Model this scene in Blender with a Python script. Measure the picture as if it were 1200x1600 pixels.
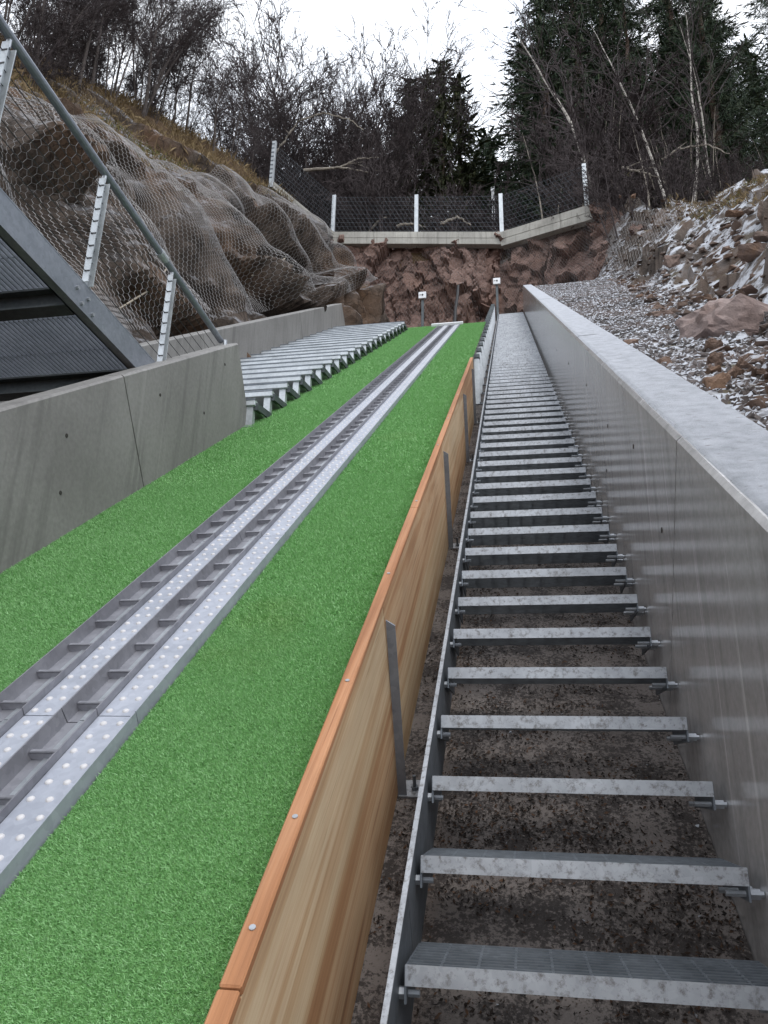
import bpy, bmesh, math, random
import numpy as np
from mathutils import Vector, Matrix, noise as mnoise
from mathutils.kdtree import KDTree
rnd = random.Random(7); RG = np.random.default_rng(11)
sc = bpy.context.scene; COL = sc.collection
for o in list(bpy.data.objects): bpy.data.objects.remove(o, do_unlink=True)
# ------------------------------------------------------------------ camera
RC = np.array([[0.9851957, -0.0369367, -0.1674069], [0.1703445, 0.3208045, 0.9317012], [0.0192909, -0.9464249, 0.3223472]])
cam = bpy.data.cameras.new('camera'); camo = bpy.data.objects.new('camera', cam); COL.objects.link(camo)
cam.sensor_fit = 'VERTICAL'; cam.sensor_height = 24; cam.lens = 24*1202/1600; cam.clip_end = 2000; cam.clip_start = .05
m = Matrix.Identity(4)
for i in range(3):
    m[i][0] = RC[i][0]; m[i][1] = -RC[i][1]; m[i][2] = -RC[i][2]
camo.matrix_world = m; sc.camera = camo
# ------------------------------------------------------------------ sky and sun (overcast)
SUN_EL, SUN_AZ = math.radians(50), math.radians(150)
w = bpy.data.worlds.new('World'); sc.world = w; w.use_nodes = True
nt = w.node_tree; N_ = nt.nodes; L_ = nt.links; N_.clear()
sky = N_.new('ShaderNodeTexSky'); sky.sky_type = 'NISHITA'; sky.sun_disc = False
sky.sun_elevation = SUN_EL; sky.sun_rotation = SUN_AZ; sky.dust_density = 2.0
tc = N_.new('ShaderNodeTexCoord'); mp = N_.new('ShaderNodeMapping'); mp.inputs['Scale'].default_value = (1, 1, 2.2)
cn = N_.new('ShaderNodeTexNoise'); cn.inputs['Scale'].default_value = 2.3; cn.inputs['Detail'].default_value = 5
cr = N_.new('ShaderNodeValToRGB'); cr.color_ramp.elements[0].position = .3; cr.color_ramp.elements[1].position = .75
cr.color_ramp.elements[0].color = (.80, .87, 1, 1); cr.color_ramp.elements[1].color = (.97, .985, 1, 1)
sc_ = N_.new('ShaderNodeVectorMath'); sc_.operation = 'SCALE'; sc_.inputs['Scale'].default_value = 11.5
mx = N_.new('ShaderNodeMix'); mx.data_type = 'RGBA'; mx.inputs[0].default_value = .86
bg = N_.new('ShaderNodeBackground'); bg.inputs['Strength'].default_value = .1; wo = N_.new('ShaderNodeOutputWorld')
L_.new(tc.outputs['Generated'], mp.inputs['Vector']); L_.new(mp.outputs[0], cn.inputs['Vector']); L_.new(cn.outputs['Fac'], cr.inputs[0])
L_.new(cr.outputs[0], sc_.inputs[0]); L_.new(sky.outputs[0], mx.inputs[6]); L_.new(sc_.outputs[0], mx.inputs[7])
L_.new(mx.outputs[2], bg.inputs['Color']); L_.new(bg.outputs[0], wo.inputs['Surface'])
sl = bpy.data.lights.new('sun', 'SUN'); sl.energy = .6; sl.angle = math.radians(30); sl.color = (1, .97, .93)
so = bpy.data.objects.new('sun', sl); COL.objects.link(so)
sd = Vector((math.sin(SUN_AZ)*math.cos(SUN_EL), math.cos(SUN_AZ)*math.cos(SUN_EL), math.sin(SUN_EL)))
so.rotation_euler = sd.to_track_quat('Z', 'Y').to_euler(); so.location = (0, 0, 40)
vs = sc.view_settings; vs.view_transform = 'Standard'; vs.look = 'None'; vs.exposure = 0.8; vs.gamma = 1; vs.use_curve_mapping = False
sc.render.engine = 'CYCLES'
sc.render.resolution_x = 768; sc.render.resolution_y = 1024
# ------------------------------------------------------------------ frames
TH = math.radians(36.08); CT, ST, TT = math.cos(TH), math.sin(TH), math.tan(TH)
def P(X, t, N): return np.array([X, t*CT+N*ST, t*ST-N*CT])          # slope frame: sideways, up the slope, depth under the eye
def Pa(X, t, N): X, t, N = np.broadcast_arrays(X, t, N); return np.stack([X, t*CT+N*ST, t*ST-N*CT], -1)
def ray(px, py):
    v = RC @ np.array([px-600, py-800, 1202.]); return v/np.linalg.norm(v)
def atY(px, py, Y): r = ray(px, py); return r*(Y/r[1])
# ------------------------------------------------------------------ mesh collector
W = {}
def wl(o): return W.get(o.name, np.zeros(3)) if o else np.zeros(3)
class MB:
    def __init__(s): s.v = []; s.f = []
    def add(s, vs, fs):
        b = len(s.v); s.v += [tuple(map(float, q)) for q in vs]; s.f += [tuple(i+b for i in f) for f in fs]; return s
    def hexa(s, c): return s.add(c, [(0,3,2,1),(4,5,6,7),(0,1,5,4),(1,2,6,5),(2,3,7,6),(3,0,4,7)])
    def box(s, a, b):
        (x0,y0,z0),(x1,y1,z1) = a, b
        return s.hexa([(x0,y0,z0),(x1,y0,z0),(x1,y1,z0),(x0,y1,z0),(x0,y0,z1),(x1,y0,z1),(x1,y1,z1),(x0,y1,z1)])
    def sbox(s, X0, X1, t0, t1, N0, N1):                            # slope-aligned, N0 is the upper face
        return s.hexa([P(X0,t0,N1),P(X1,t0,N1),P(X1,t1,N1),P(X0,t1,N1),P(X0,t0,N0),P(X1,t0,N0),P(X1,t1,N0),P(X0,t1,N0)])
    def prism(s, prof, t0, t1):                                     # profile (X,N) swept along t
        n = len(prof); vs = [P(x,t0,q) for x,q in prof]+[P(x,t1,q) for x,q in prof]
        return s.add(vs, [(i,(i+1)%n,(i+1)%n+n,i+n) for i in range(n)]+[tuple(range(n-1,-1,-1)), tuple(range(n,2*n))])
    def tube(s, pts, r, n=8, cap=True):
        pts = [np.array(q, float) for q in pts]; rs = r if hasattr(r, '__len__') else [r]*len(pts); b = []
        for k, q in enumerate(pts):
            d = pts[min(k+1,len(pts)-1)]-pts[max(k-1,0)]; d = d/np.linalg.norm(d)
            a = np.cross(d, (0,0,1) if abs(d[2]) < .9 else (1,0,0)); a /= np.linalg.norm(a); c = np.cross(d, a)
            b += [q+rs[k]*(math.cos(2*math.pi*j/n)*a+math.sin(2*math.pi*j/n)*c) for j in range(n)]
        f = [(k*n+j, k*n+(j+1)%n, (k+1)*n+(j+1)%n, (k+1)*n+j) for k in range(len(pts)-1) for j in range(n)]
        if cap: f += [tuple(range(n-1,-1,-1)), tuple(range((len(pts)-1)*n, len(pts)*n))]
        return s.add(b, f)
    def beam(s, a, b, wd, dp, side=(1,0,0)):
        a = np.array(a, float); b = np.array(b, float); d = (b-a)/np.linalg.norm(b-a); x = np.array(side, float); x -= d*(x@d); x /= np.linalg.norm(x); y = np.cross(d, x)
        x = x*wd/2; y = y*dp/2
        return s.hexa([a-x-y,a+x-y,a+x+y,a-x+y,b-x-y,b+x-y,b+x+y,b-x+y])
    def build(s, name, mat, parent=None, base=False, bevel=0, smooth=False):
        return link(name, np.array(s.v), s.f, mat, parent, base, bevel, smooth)
def link(name, v, f, mat, parent=None, base=False, bevel=0, smooth=False, tri=None):
    v = np.asarray(v, float); lo, hi = v.min(0), v.max(0); c = (lo+hi)/2
    if base: c[2] = lo[2]
    v = v-c; me = bpy.data.meshes.new(name)
    if tri is not None:
        me.vertices.add(len(v)); me.vertices.foreach_set('co', v.ravel()); k = tri.shape[1]
        me.loops.add(tri.size); me.loops.foreach_set('vertex_index', tri.astype(np.int32).ravel())
        me.polygons.add(len(tri)); me.polygons.foreach_set('loop_start', np.arange(0, tri.size, k, dtype=np.int32))
        me.update(calc_edges=True)
    else: me.from_pydata([tuple(q) for q in v], [], f)
    if bevel:
        bm = bmesh.new(); bm.from_mesh(me); bmesh.ops.recalc_face_normals(bm, faces=bm.faces)
        bmesh.ops.bevel(bm, geom=[e for e in bm.edges if len(e.link_faces)==2 and e.calc_face_angle(0) > .6], offset=bevel, segments=1, affect='EDGES', profile=.5); bm.to_mesh(me); bm.free()
    me.update(); me.validate()
    if tri is not None and not smooth: me.shade_flat()
    if smooth: me.polygons.foreach_set('use_smooth', np.ones(len(me.polygons), bool))
    me.materials.append(mat); o = bpy.data.objects.new(name, me); COL.objects.link(o)
    o.parent = parent; o.location = c-wl(parent); W[o.name] = c.copy(); return o
def dup(o, wloc, parent, rot=None, scale=None):
    c = o.copy(); COL.objects.link(c); c.parent = parent; c.location = np.asarray(wloc, float)-wl(parent); W[c.name] = np.asarray(wloc, float)
    if rot is not None: c.rotation_euler = rot
    if scale is not None: c.scale = scale
    return c
def empty(name, loc):
    o = bpy.data.objects.new(name, None); COL.objects.link(o); o.location = loc; o.empty_display_size = .1; W[o.name] = np.array(loc, float); return o
def tag(o, label, cat, group=None, kind=None):
    o['label'] = label
    if cat: o['category'] = cat
    if group: o['group'] = group
    if kind: o['kind'] = kind
    return o
def struct(o, label=None):
    o['kind'] = 'structure'
    if label: o['label'] = label
    return o
ORD = ['first','second','third','fourth','fifth','sixth','seventh','eighth','ninth','tenth','eleventh','twelfth','thirteenth','fourteenth','fifteenth','sixteenth','seventeenth','eighteenth','nineteenth','twentieth','twenty-first','twenty-second','twenty-third','twenty-fourth','twenty-fifth','twenty-sixth','twenty-seventh','twenty-eighth','twenty-ninth','thirtieth','thirty-first','thirty-second','thirty-third','thirty-fourth','thirty-fifth','thirty-sixth']
# ------------------------------------------------------------------ materials
def ramp(nt, fac, stops):
    r = nt.nodes.new('ShaderNodeValToRGB'); e = r.color_ramp.elements
    while len(e) < len(stops): e.new(.5)
    for k, (p, c) in enumerate(stops): e[k].position = p; e[k].color = (*c, 1) if len(c) == 3 else c
    nt.links.new(fac, r.inputs[0]); return r.outputs[0]
def math_(nt, op, a, b=None, c=None, clamp=False):
    n = nt.nodes.new('ShaderNodeMath'); n.operation = op; n.use_clamp = clamp
    for i, q in enumerate((a, b, c)):
        if q is None: continue
        if isinstance(q, (int, float)): n.inputs[i].default_value = q
        else: nt.links.new(q, n.inputs[i])
    return n.outputs[0]
def mixc(nt, f, a, b, mode='MIX'):
    n = nt.nodes.new('ShaderNodeMix'); n.data_type = 'RGBA'; n.blend_type = mode
    for i, q in ((0, f), (6, a), (7, b)):
        if isinstance(q, (int, float)): n.inputs[i].default_value = q
        elif isinstance(q, tuple): n.inputs[i].default_value = (*q, 1)
        else: nt.links.new(q, n.inputs[i])
    return n.outputs[2]
def coords(nt, scale=(1,1,1), rot=(0,0,0)):
    g = nt.nodes.new('ShaderNodeNewGeometry'); a = nt.nodes.new('ShaderNodeMapping'); a.inputs['Rotation'].default_value = rot
    b = nt.nodes.new('ShaderNodeMapping'); b.inputs['Scale'].default_value = scale
    nt.links.new(g.outputs['Position'], a.inputs[0]); nt.links.new(a.outputs[0], b.inputs[0]); return b.outputs[0]
def noise(nt, vec, scale, detail=4, rough=.55, dist=0):
    n = nt.nodes.new('ShaderNodeTexNoise'); n.inputs['Scale'].default_value = scale; n.inputs['Detail'].default_value = detail
    n.inputs['Roughness'].default_value = rough; n.inputs['Distortion'].default_value = dist; nt.links.new(vec, n.inputs['Vector']); return n.outputs['Fac']
def voro(nt, vec, scale, out='Distance', feat='F1'):
    n = nt.nodes.new('ShaderNodeTexVoronoi'); n.feature = feat; n.inputs['Scale'].default_value = scale; nt.links.new(vec, n.inputs['Vector']); return n.outputs[out]
def mat(name, rough=.7, metal=0., spec=.5):
    m = bpy.data.materials.new(name); m.use_nodes = True; nt = m.node_tree; b = nt.nodes['Principled BSDF']
    b.inputs['Roughness'].default_value = rough; b.inputs['Metallic'].default_value = metal; b.inputs['Specular IOR Level'].default_value = spec
    return m, nt, b
def bump(nt, b, h, s=.3, d=.02):
    n = nt.nodes.new('ShaderNodeBump'); n.inputs['Strength'].default_value = s; n.inputs['Distance'].default_value = d
    nt.links.new(h, n.inputs['Height']); nt.links.new(n.outputs[0], b.inputs['Normal'])
def setc(nt, b, c): nt.links.new(c, b.inputs['Base Color'])
def snowmask(nt, lo, hi, nscale, nlo, nhi, vec):
    g = nt.nodes.new('ShaderNodeNewGeometry'); s = nt.nodes.new('ShaderNodeSeparateXYZ'); nt.links.new(g.outputs['Normal'], s.inputs[0])
    a = nt.nodes.new('ShaderNodeMapRange'); a.interpolation_type = 'SMOOTHSTEP'; nt.links.new(s.outputs[2], a.inputs[0]); a.inputs[1].default_value = lo; a.inputs[2].default_value = hi
    n = nt.nodes.new('ShaderNodeMapRange'); nt.links.new(noise(nt, vec, nscale, 5, .65), n.inputs[0]); n.inputs[1].default_value = nlo; n.inputs[2].default_value = nhi
    return math_(nt, 'MULTIPLY', a.outputs[0], n.outputs[0], clamp=True)
SL = (-TH, 0, 0)
def concrete(name, c0, c1, rough=.6, streak=0., spec=.5, stain=None):
    m, nt, b = mat(name, rough, 0, spec); v = coords(nt)
    c = ramp(nt, noise(nt, v, 1.1, 6, .6), [(.3, c0), (.7, c1)])
    f = noise(nt, v, 38, 4, .6); c = mixc(nt, .16, c, ramp(nt, f, [(.35, (.05,.05,.05)), (.65, (.6,.6,.6))]), 'OVERLAY')
    if streak:
        v2 = coords(nt, (14, 14, .35)); s = ramp(nt, noise(nt, v2, 1.6, 4, .6), [(.6, (0,0,0)), (.7, (1,1,1))])
        c = mixc(nt, math_(nt, 'MULTIPLY', s, streak), c, tuple(min(1, q*1.6) for q in c1))
        s2 = ramp(nt, noise(nt, coords(nt, (5, 5, .4)), 2.1, 4, .6), [(.52, (0,0,0)), (.72, (1,1,1))])
        c = mixc(nt, math_(nt, 'MULTIPLY', s2, .55), c, tuple(q*.45 for q in c0))
    if stain: c = mixc(nt, math_(nt, 'MULTIPLY', ramp(nt, noise(nt, v, .8, 5, .7), [(.5, (0,0,0)), (.7, (1,1,1))]), .6), c, stain)
    p = ramp(nt, voro(nt, v, 26), [(.02, (0,0,0)), (.07, (1,1,1))])
    setc(nt, b, c); bump(nt, b, math_(nt, 'ADD', math_(nt, 'MULTIPLY', f, .5), p), .18, .004); return m
M = {}
M['conc'] = concrete('concrete', (.185,.178,.168), (.27,.262,.248), .62, .14)
M['concwet'] = concrete('wet_concrete', (.34,.33,.325), (.44,.43,.425), .17, .6, 1.0)
M['concpale'] = concrete('pale_concrete', (.30,.29,.26), (.44,.425,.38), .8, .2, .4, (.18,.17,.15))
def dirt():
    m, nt, b = mat('leaf_strewn_concrete', .6); v = coords(nt)
    c = ramp(nt, noise(nt, v, 3, 5, .6), [(.3, (.13,.108,.095)), (.7, (.20,.172,.155))])
    cl = math_(nt, 'ADD', math_(nt, 'MULTIPLY', noise(nt, v, 75, 4, .75), .62), math_(nt, 'MULTIPLY', noise(nt, v, 7, 4, .6), .5))
    c = mixc(nt, ramp(nt, cl, [(.53, (0,0,0)), (.6, (.92,.92,.92))]), c, (.022,.015,.012))
    c = mixc(nt, ramp(nt, voro(nt, v, 70), [(.1, (.7,.7,.7)), (.25, (0,0,0))]), c, (.035,.022,.016))
    setc(nt, b, c); bump(nt, b, noise(nt, v, 40, 6, .7), .6, .012); return m
M['dirt'] = dirt()
def galv(name, c0, c1, rough, metal, dirt_=.0, snow=0.):
    m, nt, b = mat(name, rough, metal); v = coords(nt)
    bw = nt.nodes.new('ShaderNodeRGBToBW'); nt.links.new(voro(nt, v, 55, 'Color'), bw.inputs[0]); vo = bw.outputs[0]; c = mixc(nt, .16, ramp(nt, noise(nt, v, 5, 5, .65), [(.3, c0), (.7, c1)]), vo, 'SOFT_LIGHT')
    if dirt_: c = mixc(nt, math_(nt, 'MULTIPLY', ramp(nt, noise(nt, v, 45, 6, .75), [(.5, (0,0,0)), (.66, (1,1,1))]), dirt_), c, (.07,.055,.042))
    if snow: c = mixc(nt, math_(nt, 'MULTIPLY', snowmask(nt, .6, .9, 30, .35, .6, v), snow), c, (.75,.78,.82))
    r = math_(nt, 'MULTIPLY_ADD', noise(nt, v, 9, 4), .3, rough-.15); nt.links.new(r, b.inputs['Roughness'])
    setc(nt, b, c); bump(nt, b, noise(nt, v, 60, 3), .06, .002); return m
M['galv'] = galv('galvanised_steel', (.33,.35,.37), (.5,.52,.545), .46, .75)
M['galvdirty'] = galv('dirty_galvanised_steel', (.30,.315,.335), (.43,.45,.475), .5, .5, .7)
M['galvbright'] = galv('frosted_galvanised_steel', (.36,.385,.40), (.54,.57,.59), .5, .5)
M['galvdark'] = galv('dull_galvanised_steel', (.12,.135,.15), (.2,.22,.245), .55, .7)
M['grate'] = galv('wet_grating_steel', (.12,.135,.15), (.2,.22,.24), .5, .6)
M['steelgrey'] = galv('primed_steel_beam', (.20,.22,.25), (.27,.29,.325), .5, .45)
M['steeldark'] = galv('weathered_dark_steel', (.06,.07,.075), (.11,.125,.13), .6, .4)
M['track'] = galv('track_aluminium', (.22,.22,.24), (.32,.32,.345), .5, .5)
M['trackplate'] = galv('track_plate', (.33,.35,.40), (.43,.45,.505), .55, .25)
def plain(name, c, rough=.6, var=.25, scale=30, metal=0, bs=.1):
    m, nt, b = mat(name, rough, metal); v = coords(nt); f = noise(nt, v, scale, 4)
    setc(nt, b, ramp(nt, f, [(.3, tuple(q*(1-var) for q in c)), (.7, tuple(min(1, q*(1+var)) for q in c))])); bump(nt, b, f, bs, .003); return m
M['stud'] = plain('white_plastic_studs', (.58,.565,.56), .45, .06)
M['black'] = plain('black_rubber', (.018,.018,.02), .5)
M['white'] = plain('white_paint', (.72,.73,.74), .5, .06)
M['wire'] = plain('galvanised_wire', (.29,.28,.275), .5, .3, 4, .3)
M['cable'] = plain('dark_cable', (.05,.05,.055), .5, .2, 4, .5)
M['rope'] = plain('old_rope', (.36,.31,.24), .9)
M['hole'] = plain('rusty_tie_hole', (.035,.03,.026), .9)
def wood(name, cs, gl, rough=.62):
    m, nt, b = mat(name, rough, 0, .35); v = coords(nt, (1, 1, 1), SL)
    def sv(s):
        q = nt.nodes.new('ShaderNodeMapping'); q.inputs['Scale'].default_value = s; nt.links.new(v, q.inputs[0]); return q.outputs[0]
    g = noise(nt, sv((9, .22, 7)), 1.0, 5, .6, 2.2)
    c = ramp(nt, g, [(.28, cs[0]), (.45, cs[1]), (.56, cs[2]), (.74, cs[3])])
    fine = noise(nt, sv((160, 2.5, 120)), 1, 5, .65); c = mixc(nt, .3, c, ramp(nt, fine, [(.35, (.35,.35,.35)), (.65, (.65,.65,.65))]), 'OVERLAY')
    k = ramp(nt, noise(nt, sv((45, .9, 38)), 1, 3, .6, .4), [(.655, (0,0,0)), (.70, (1,1,1))]); c = mixc(nt, math_(nt, 'MULTIPLY', k, .55), c, gl)
    d = ramp(nt, noise(nt, sv((1.2, .8, 1.5)), 1, 5, .6), [(.35, (.55,.55,.55)), (.65, (1,1,1))]); c = mixc(nt, .6, c, d, 'MULTIPLY')
    setc(nt, b, c); bump(nt, b, fine, .25, .003); return m
M['wood'] = wood('larch_board', ((.36,.175,.08), (.52,.295,.15), (.65,.44,.26), (.50,.235,.105)), (.19,.08,.035))
M['woodcap'] = wood('wet_timber_edge', ((.30,.125,.05), (.42,.19,.085), (.50,.25,.125), (.37,.155,.065)), (.2,.08,.035))
M['woodpale'] = wood('pale_larch_board', ((.45,.26,.13), (.59,.395,.225), (.70,.53,.335), (.54,.305,.15)), (.24,.12,.06))
def turf():
    m, nt, b = mat('turf_green', .55, 0, .35); v = coords(nt)
    g = nt.nodes.new('ShaderNodeNewGeometry')
    c = ramp(nt, noise(nt, v, 2.2, 5, .6), [(.3, (.25,.50,.19)), (.7, (.32,.58,.25))])
    c = mixc(nt, .55, c, ramp(nt, g.outputs['Random Per Island'], [(0, (.14,.33,.10)), (.55, (.29,.55,.22)), (1, (.48,.71,.42))]))
    c = mixc(nt, ramp(nt, noise(nt, v, 1.1, 5, .7), [(.6, (0,0,0)), (.75, (.32,.32,.32))]), c, (.26,.38,.11))
    setc(nt, b, c); b.inputs['Transmission Weight'].default_value = 0; return m
M['turf'] = turf()
def turfbase():
    m, nt, b = mat('turf_backing', .9, 0, .2); v = coords(nt)
    c = ramp(nt, noise(nt, v, 90, 4, .7), [(.3, (.06,.15,.04)), (.7, (.15,.3,.1))]); setc(nt, b, c); bump(nt, b, noise(nt, v, 120, 3), .6, .01); return m
M['turfbase'] = turfbase()
def rock(name, cs, snow=0., cracks=0., rust=(.2,.11,.05), rustf=.5, sn=(.45,.62), slo=.35, shi=.75, moss=0.):
    m, nt, b = mat(name, .82, 0, .3); v = coords(nt)
    c = ramp(nt, noise(nt, v, .9, 8, .66, .6), [(.28, cs[0]), (.46, cs[1]), (.58, cs[2]), (.74, cs[3])])
    c = mixc(nt, math_(nt, 'MULTIPLY', ramp(nt, noise(nt, v, .45, 5, .6), [(.48, (0,0,0)), (.66, (1,1,1))]), rustf), c, rust)
    f = noise(nt, v, 9, 8, .72); c = mixc(nt, .5, c, ramp(nt, f, [(.32, (.22,.22,.22)), (.68, (.72,.72,.72))]), 'OVERLAY')
    dv = nt.nodes.new('ShaderNodeVectorMath'); nz = nt.nodes.new('ShaderNodeTexNoise'); nz.inputs['Scale'].default_value = 1.7; nz.inputs['Detail'].default_value = 4; nt.links.new(v, nz.inputs['Vector']); nt.links.new(coords(nt, (1.5, 1, .8), (.2,.15,.1)), dv.inputs[0]); nt.links.new(nz.outputs['Color'], dv.inputs[1])
    cr = ramp(nt, voro(nt, dv.outputs[0], 1.7, 'Distance', 'DISTANCE_TO_EDGE'), [(.0, (1,1,1)), (.035, (0,0,0))])
    if cracks: c = mixc(nt, math_(nt, 'MULTIPLY', cr, cracks), c, tuple(q*.3 for q in cs[0]))
    if moss: c = mixc(nt, math_(nt, 'MULTIPLY', snowmask(nt, .2, .7, 1.3, .48, .6, v), moss), c, (.075,.085,.022))
    if snow: c = mixc(nt, math_(nt, 'MULTIPLY', snowmask(nt, slo, shi, 5.5, sn[0], sn[1], v), snow), c, (.52,.54,.58))
    setc(nt, b, c); bump(nt, b, math_(nt, 'ADD', f, math_(nt, 'MULTIPLY', noise(nt, v, 34, 6, .7), .4)), .7, .05); return m
M['rockL'] = rock('netted_rock', ((.02,.015,.012), (.058,.043,.033), (.11,.085,.068), (.085,.055,.035)), .4, .6, (.14,.07,.03), .6, (.46,.62), .2, .6)
M['rockB'] = rock('red_rock', ((.06,.038,.03), (.15,.092,.075), (.22,.145,.12), (.125,.066,.05)), .18, .8, (.16,.085,.055), .4, (.5,.7), .5, .85)
M['rockS'] = rock('snow_dusted_rock', ((.045,.034,.028), (.125,.09,.072), (.2,.15,.125), (.15,.09,.062)), .92, 0, (.18,.09,.045), .55, (.42,.58), .35, .65)
M['rockC'] = rock('bare_boulder', ((.07,.05,.04), (.16,.11,.085), (.22,.16,.135), (.2,.11,.055)), .45, 0, (.24,.12,.045), .6, (.44,.6), .6, .9)
M['rockP'] = rock('pink_granite', ((.16,.12,.105), (.25,.185,.165), (.30,.235,.215), (.22,.14,.11)), .2, 0, (.27,.135,.06), .35, (.5,.7), .6, .9)
M['gravel'] = rock('frosted_gravel', ((.06,.052,.05), (.13,.115,.108), (.2,.18,.175), (.13,.095,.08)), 1.0, 0, (.14,.08,.05), .35, (.26,.42), .15, .5)
M['bank'] = rock('earth_bank', ((.03,.024,.02), (.075,.058,.047), (.12,.095,.08), (.085,.055,.038)), .95, 0, (.13,.07,.035), .4, (.43,.55), .2, .5, .3)
def ground():
    m, nt, b = mat('forest_floor', .95, 0, .2); v = coords(nt)
    c = ramp(nt, noise(nt, v, 1.4, 8, .7), [(.3, (.035,.022,.014)), (.5, (.10,.064,.036)), (.68, (.165,.11,.06))])
    c = mixc(nt, ramp(nt, noise(nt, v, .35, 5, .6), [(.55, (0,0,0)), (.7, (.4,.4,.4))]), c, (.10,.085,.03))
    setc(nt, b, c); bump(nt, b, noise(nt, v, 7, 7, .7), .8, .1); return m
M['ground'] = ground()
def snow():
    m, nt, b = mat('thin_snow', .7, 0, .35); v = coords(nt)
    c = ramp(nt, noise(nt, v, 14, 6, .65), [(.28, (.33,.345,.37)), (.5, (.45,.465,.50)), (.7, (.53,.545,.58))])
    s = ramp(nt, noise(nt, coords(nt, (22, 60, 60), SL), 1, 4, .6), [(.62, (0,0,0)), (.70, (1,1,1))])
    c = mixc(nt, math_(nt, 'MULTIPLY', s, .8), c, (.17,.155,.15))
    setc(nt, b, c); bump(nt, b, noise(nt, v, 130, 6, .8), 1.0, .012); return m
M['snow'] = snow()
M['bark'] = plain('grey_brown_bark', (.062,.05,.045), .9, .4, 12, 0, .5)
M['barkdark'] = plain('dark_twigs', (.045,.034,.034), .9, .35, 5, 0, .3)
M['barkred'] = plain('spruce_bark', (.085,.055,.04), .9, .4, 12, 0, .5)
M['deadwood'] = plain('pale_dead_wood', (.25,.22,.18), .9, .35, 12, 0, .4)
def birch():
    m, nt, b = mat('birch_bark', .8); c = ramp(nt, noise(nt, coords(nt, (2.5, 2.5, 13)), 1, 4, .6), [(.40, (.05,.042,.038)), (.50, (.36,.33,.29)), (.7, (.46,.43,.39))]); setc(nt, b, c); return m
M['birch'] = birch()
def leafy(name, c0, c1, c2, rough=.7):
    m, nt, b = mat(name, rough, 0, .25); g = nt.nodes.new('ShaderNodeNewGeometry')
    c = ramp(nt, g.outputs['Random Per Island'], [(0, c0), (.6, c1), (1, c2)])
    c = mixc(nt, .6, c, ramp(nt, noise(nt, coords(nt), .8, 3), [(.3, (.55,.55,.55)), (.7, (1,1,1))]), 'MULTIPLY'); setc(nt, b, c); return m
M['needle'] = leafy('spruce_needles', (.016,.032,.018), (.036,.06,.03), (.062,.08,.036))
M['needlew'] = leafy('warm_spruce_needles', (.028,.038,.016), (.058,.074,.03), (.095,.095,.04))
M['drygrass'] = leafy('dry_grass', (.10,.065,.03), (.19,.13,.06), (.27,.2,.10))
M['moss'] = leafy('moss', (.05,.05,.012), (.11,.105,.022), (.2,.17,.04))
M['litter'] = leafy('fallen_leaves', (.012,.009,.007), (.03,.019,.013), (.13,.07,.04))
# ------------------------------------------------------------------ terrain
XS = np.array([-160,-40,-15,-9.6,-8.1,-7.5,-6.9,-6.3,.9,1.6,2.6,4.2,6.2,9,15,40,160.])
NS = np.array([-34,-17,-8.0,-4.75,-3.3,-1.9,.9,2.1,2.1,1.9,1.6,.6,-.7,-2.0,-2.9,-6,-14.])
def hgt(X, Y):
    X = np.asarray(X, float); Y = np.asarray(Y, float)
    n = np.interp(X, XS, NS); z = Y*TT-n/CT
    und = .22*np.sin(X*1.1+Y*.6)*np.sin(Y*.83-X*.4)+.12*np.sin(X*2.3-1)*np.sin(Y*2.1+.5)
    plat = 19.55+.06*np.clip(Y-25, 0, 30)-.12*np.clip(Y-60, 0, 400)+.10*np.clip(-X-7, 0, 40)+.05*np.clip(X-4, 0, 40)
    edge = 24.9-.16*np.clip(X-.5, 0, 9)**1.35*1.1
    pit = (X > -7.2) & (X < 6.5)
    zl = np.minimum(z, plat); wr = np.clip((X-2.6)/1.2, 0, 1); y0_ = edge+.45-.6*wr; sm_ = np.clip((Y-y0_)/(.1+3.4*wr), 0, 1); sm_ = sm_*sm_*(3-2*sm_)
    far = np.clip((X-4.8)/2.2, 0, 1); zz = np.where(X > -7.2, zl+(np.maximum(plat, zl)-zl)*sm_*(1-far), zl)
    zz = np.maximum(zz, -14-.02*np.clip(-Y, 0, 400)); return zz+np.where(pit & (Y < edge), 0, und*.8)
def gridmesh(Pg):
    a, b = Pg.shape[:2]; i = np.arange(a*b).reshape(a, b); q = np.stack([i[:-1,:-1], i[1:,:-1], i[1:,1:], i[:-1,1:]], -1).reshape(-1, 4); return Pg.reshape(-1, 3), q
gx = np.concatenate([np.linspace(-160,-24,24), np.linspace(-22,-7.2,46), np.linspace(-7,7,60), np.linspace(7.3,22,44), np.linspace(24,160,24)])
gy = np.concatenate([np.linspace(-170,-22,20), np.linspace(-20,20,100), np.linspace(20.3,32,60), np.linspace(32.5,60,50), np.linspace(64,240,24)])
GX, GY = np.meshgrid(gx, gy, indexing='ij')
v, q = gridmesh(np.stack([GX, GY, hgt(GX, GY)], -1)); g = link('ground', v, None, M['ground'], tri=q); struct(g, 'brown forest floor of the hillside above the rock cutting')
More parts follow.
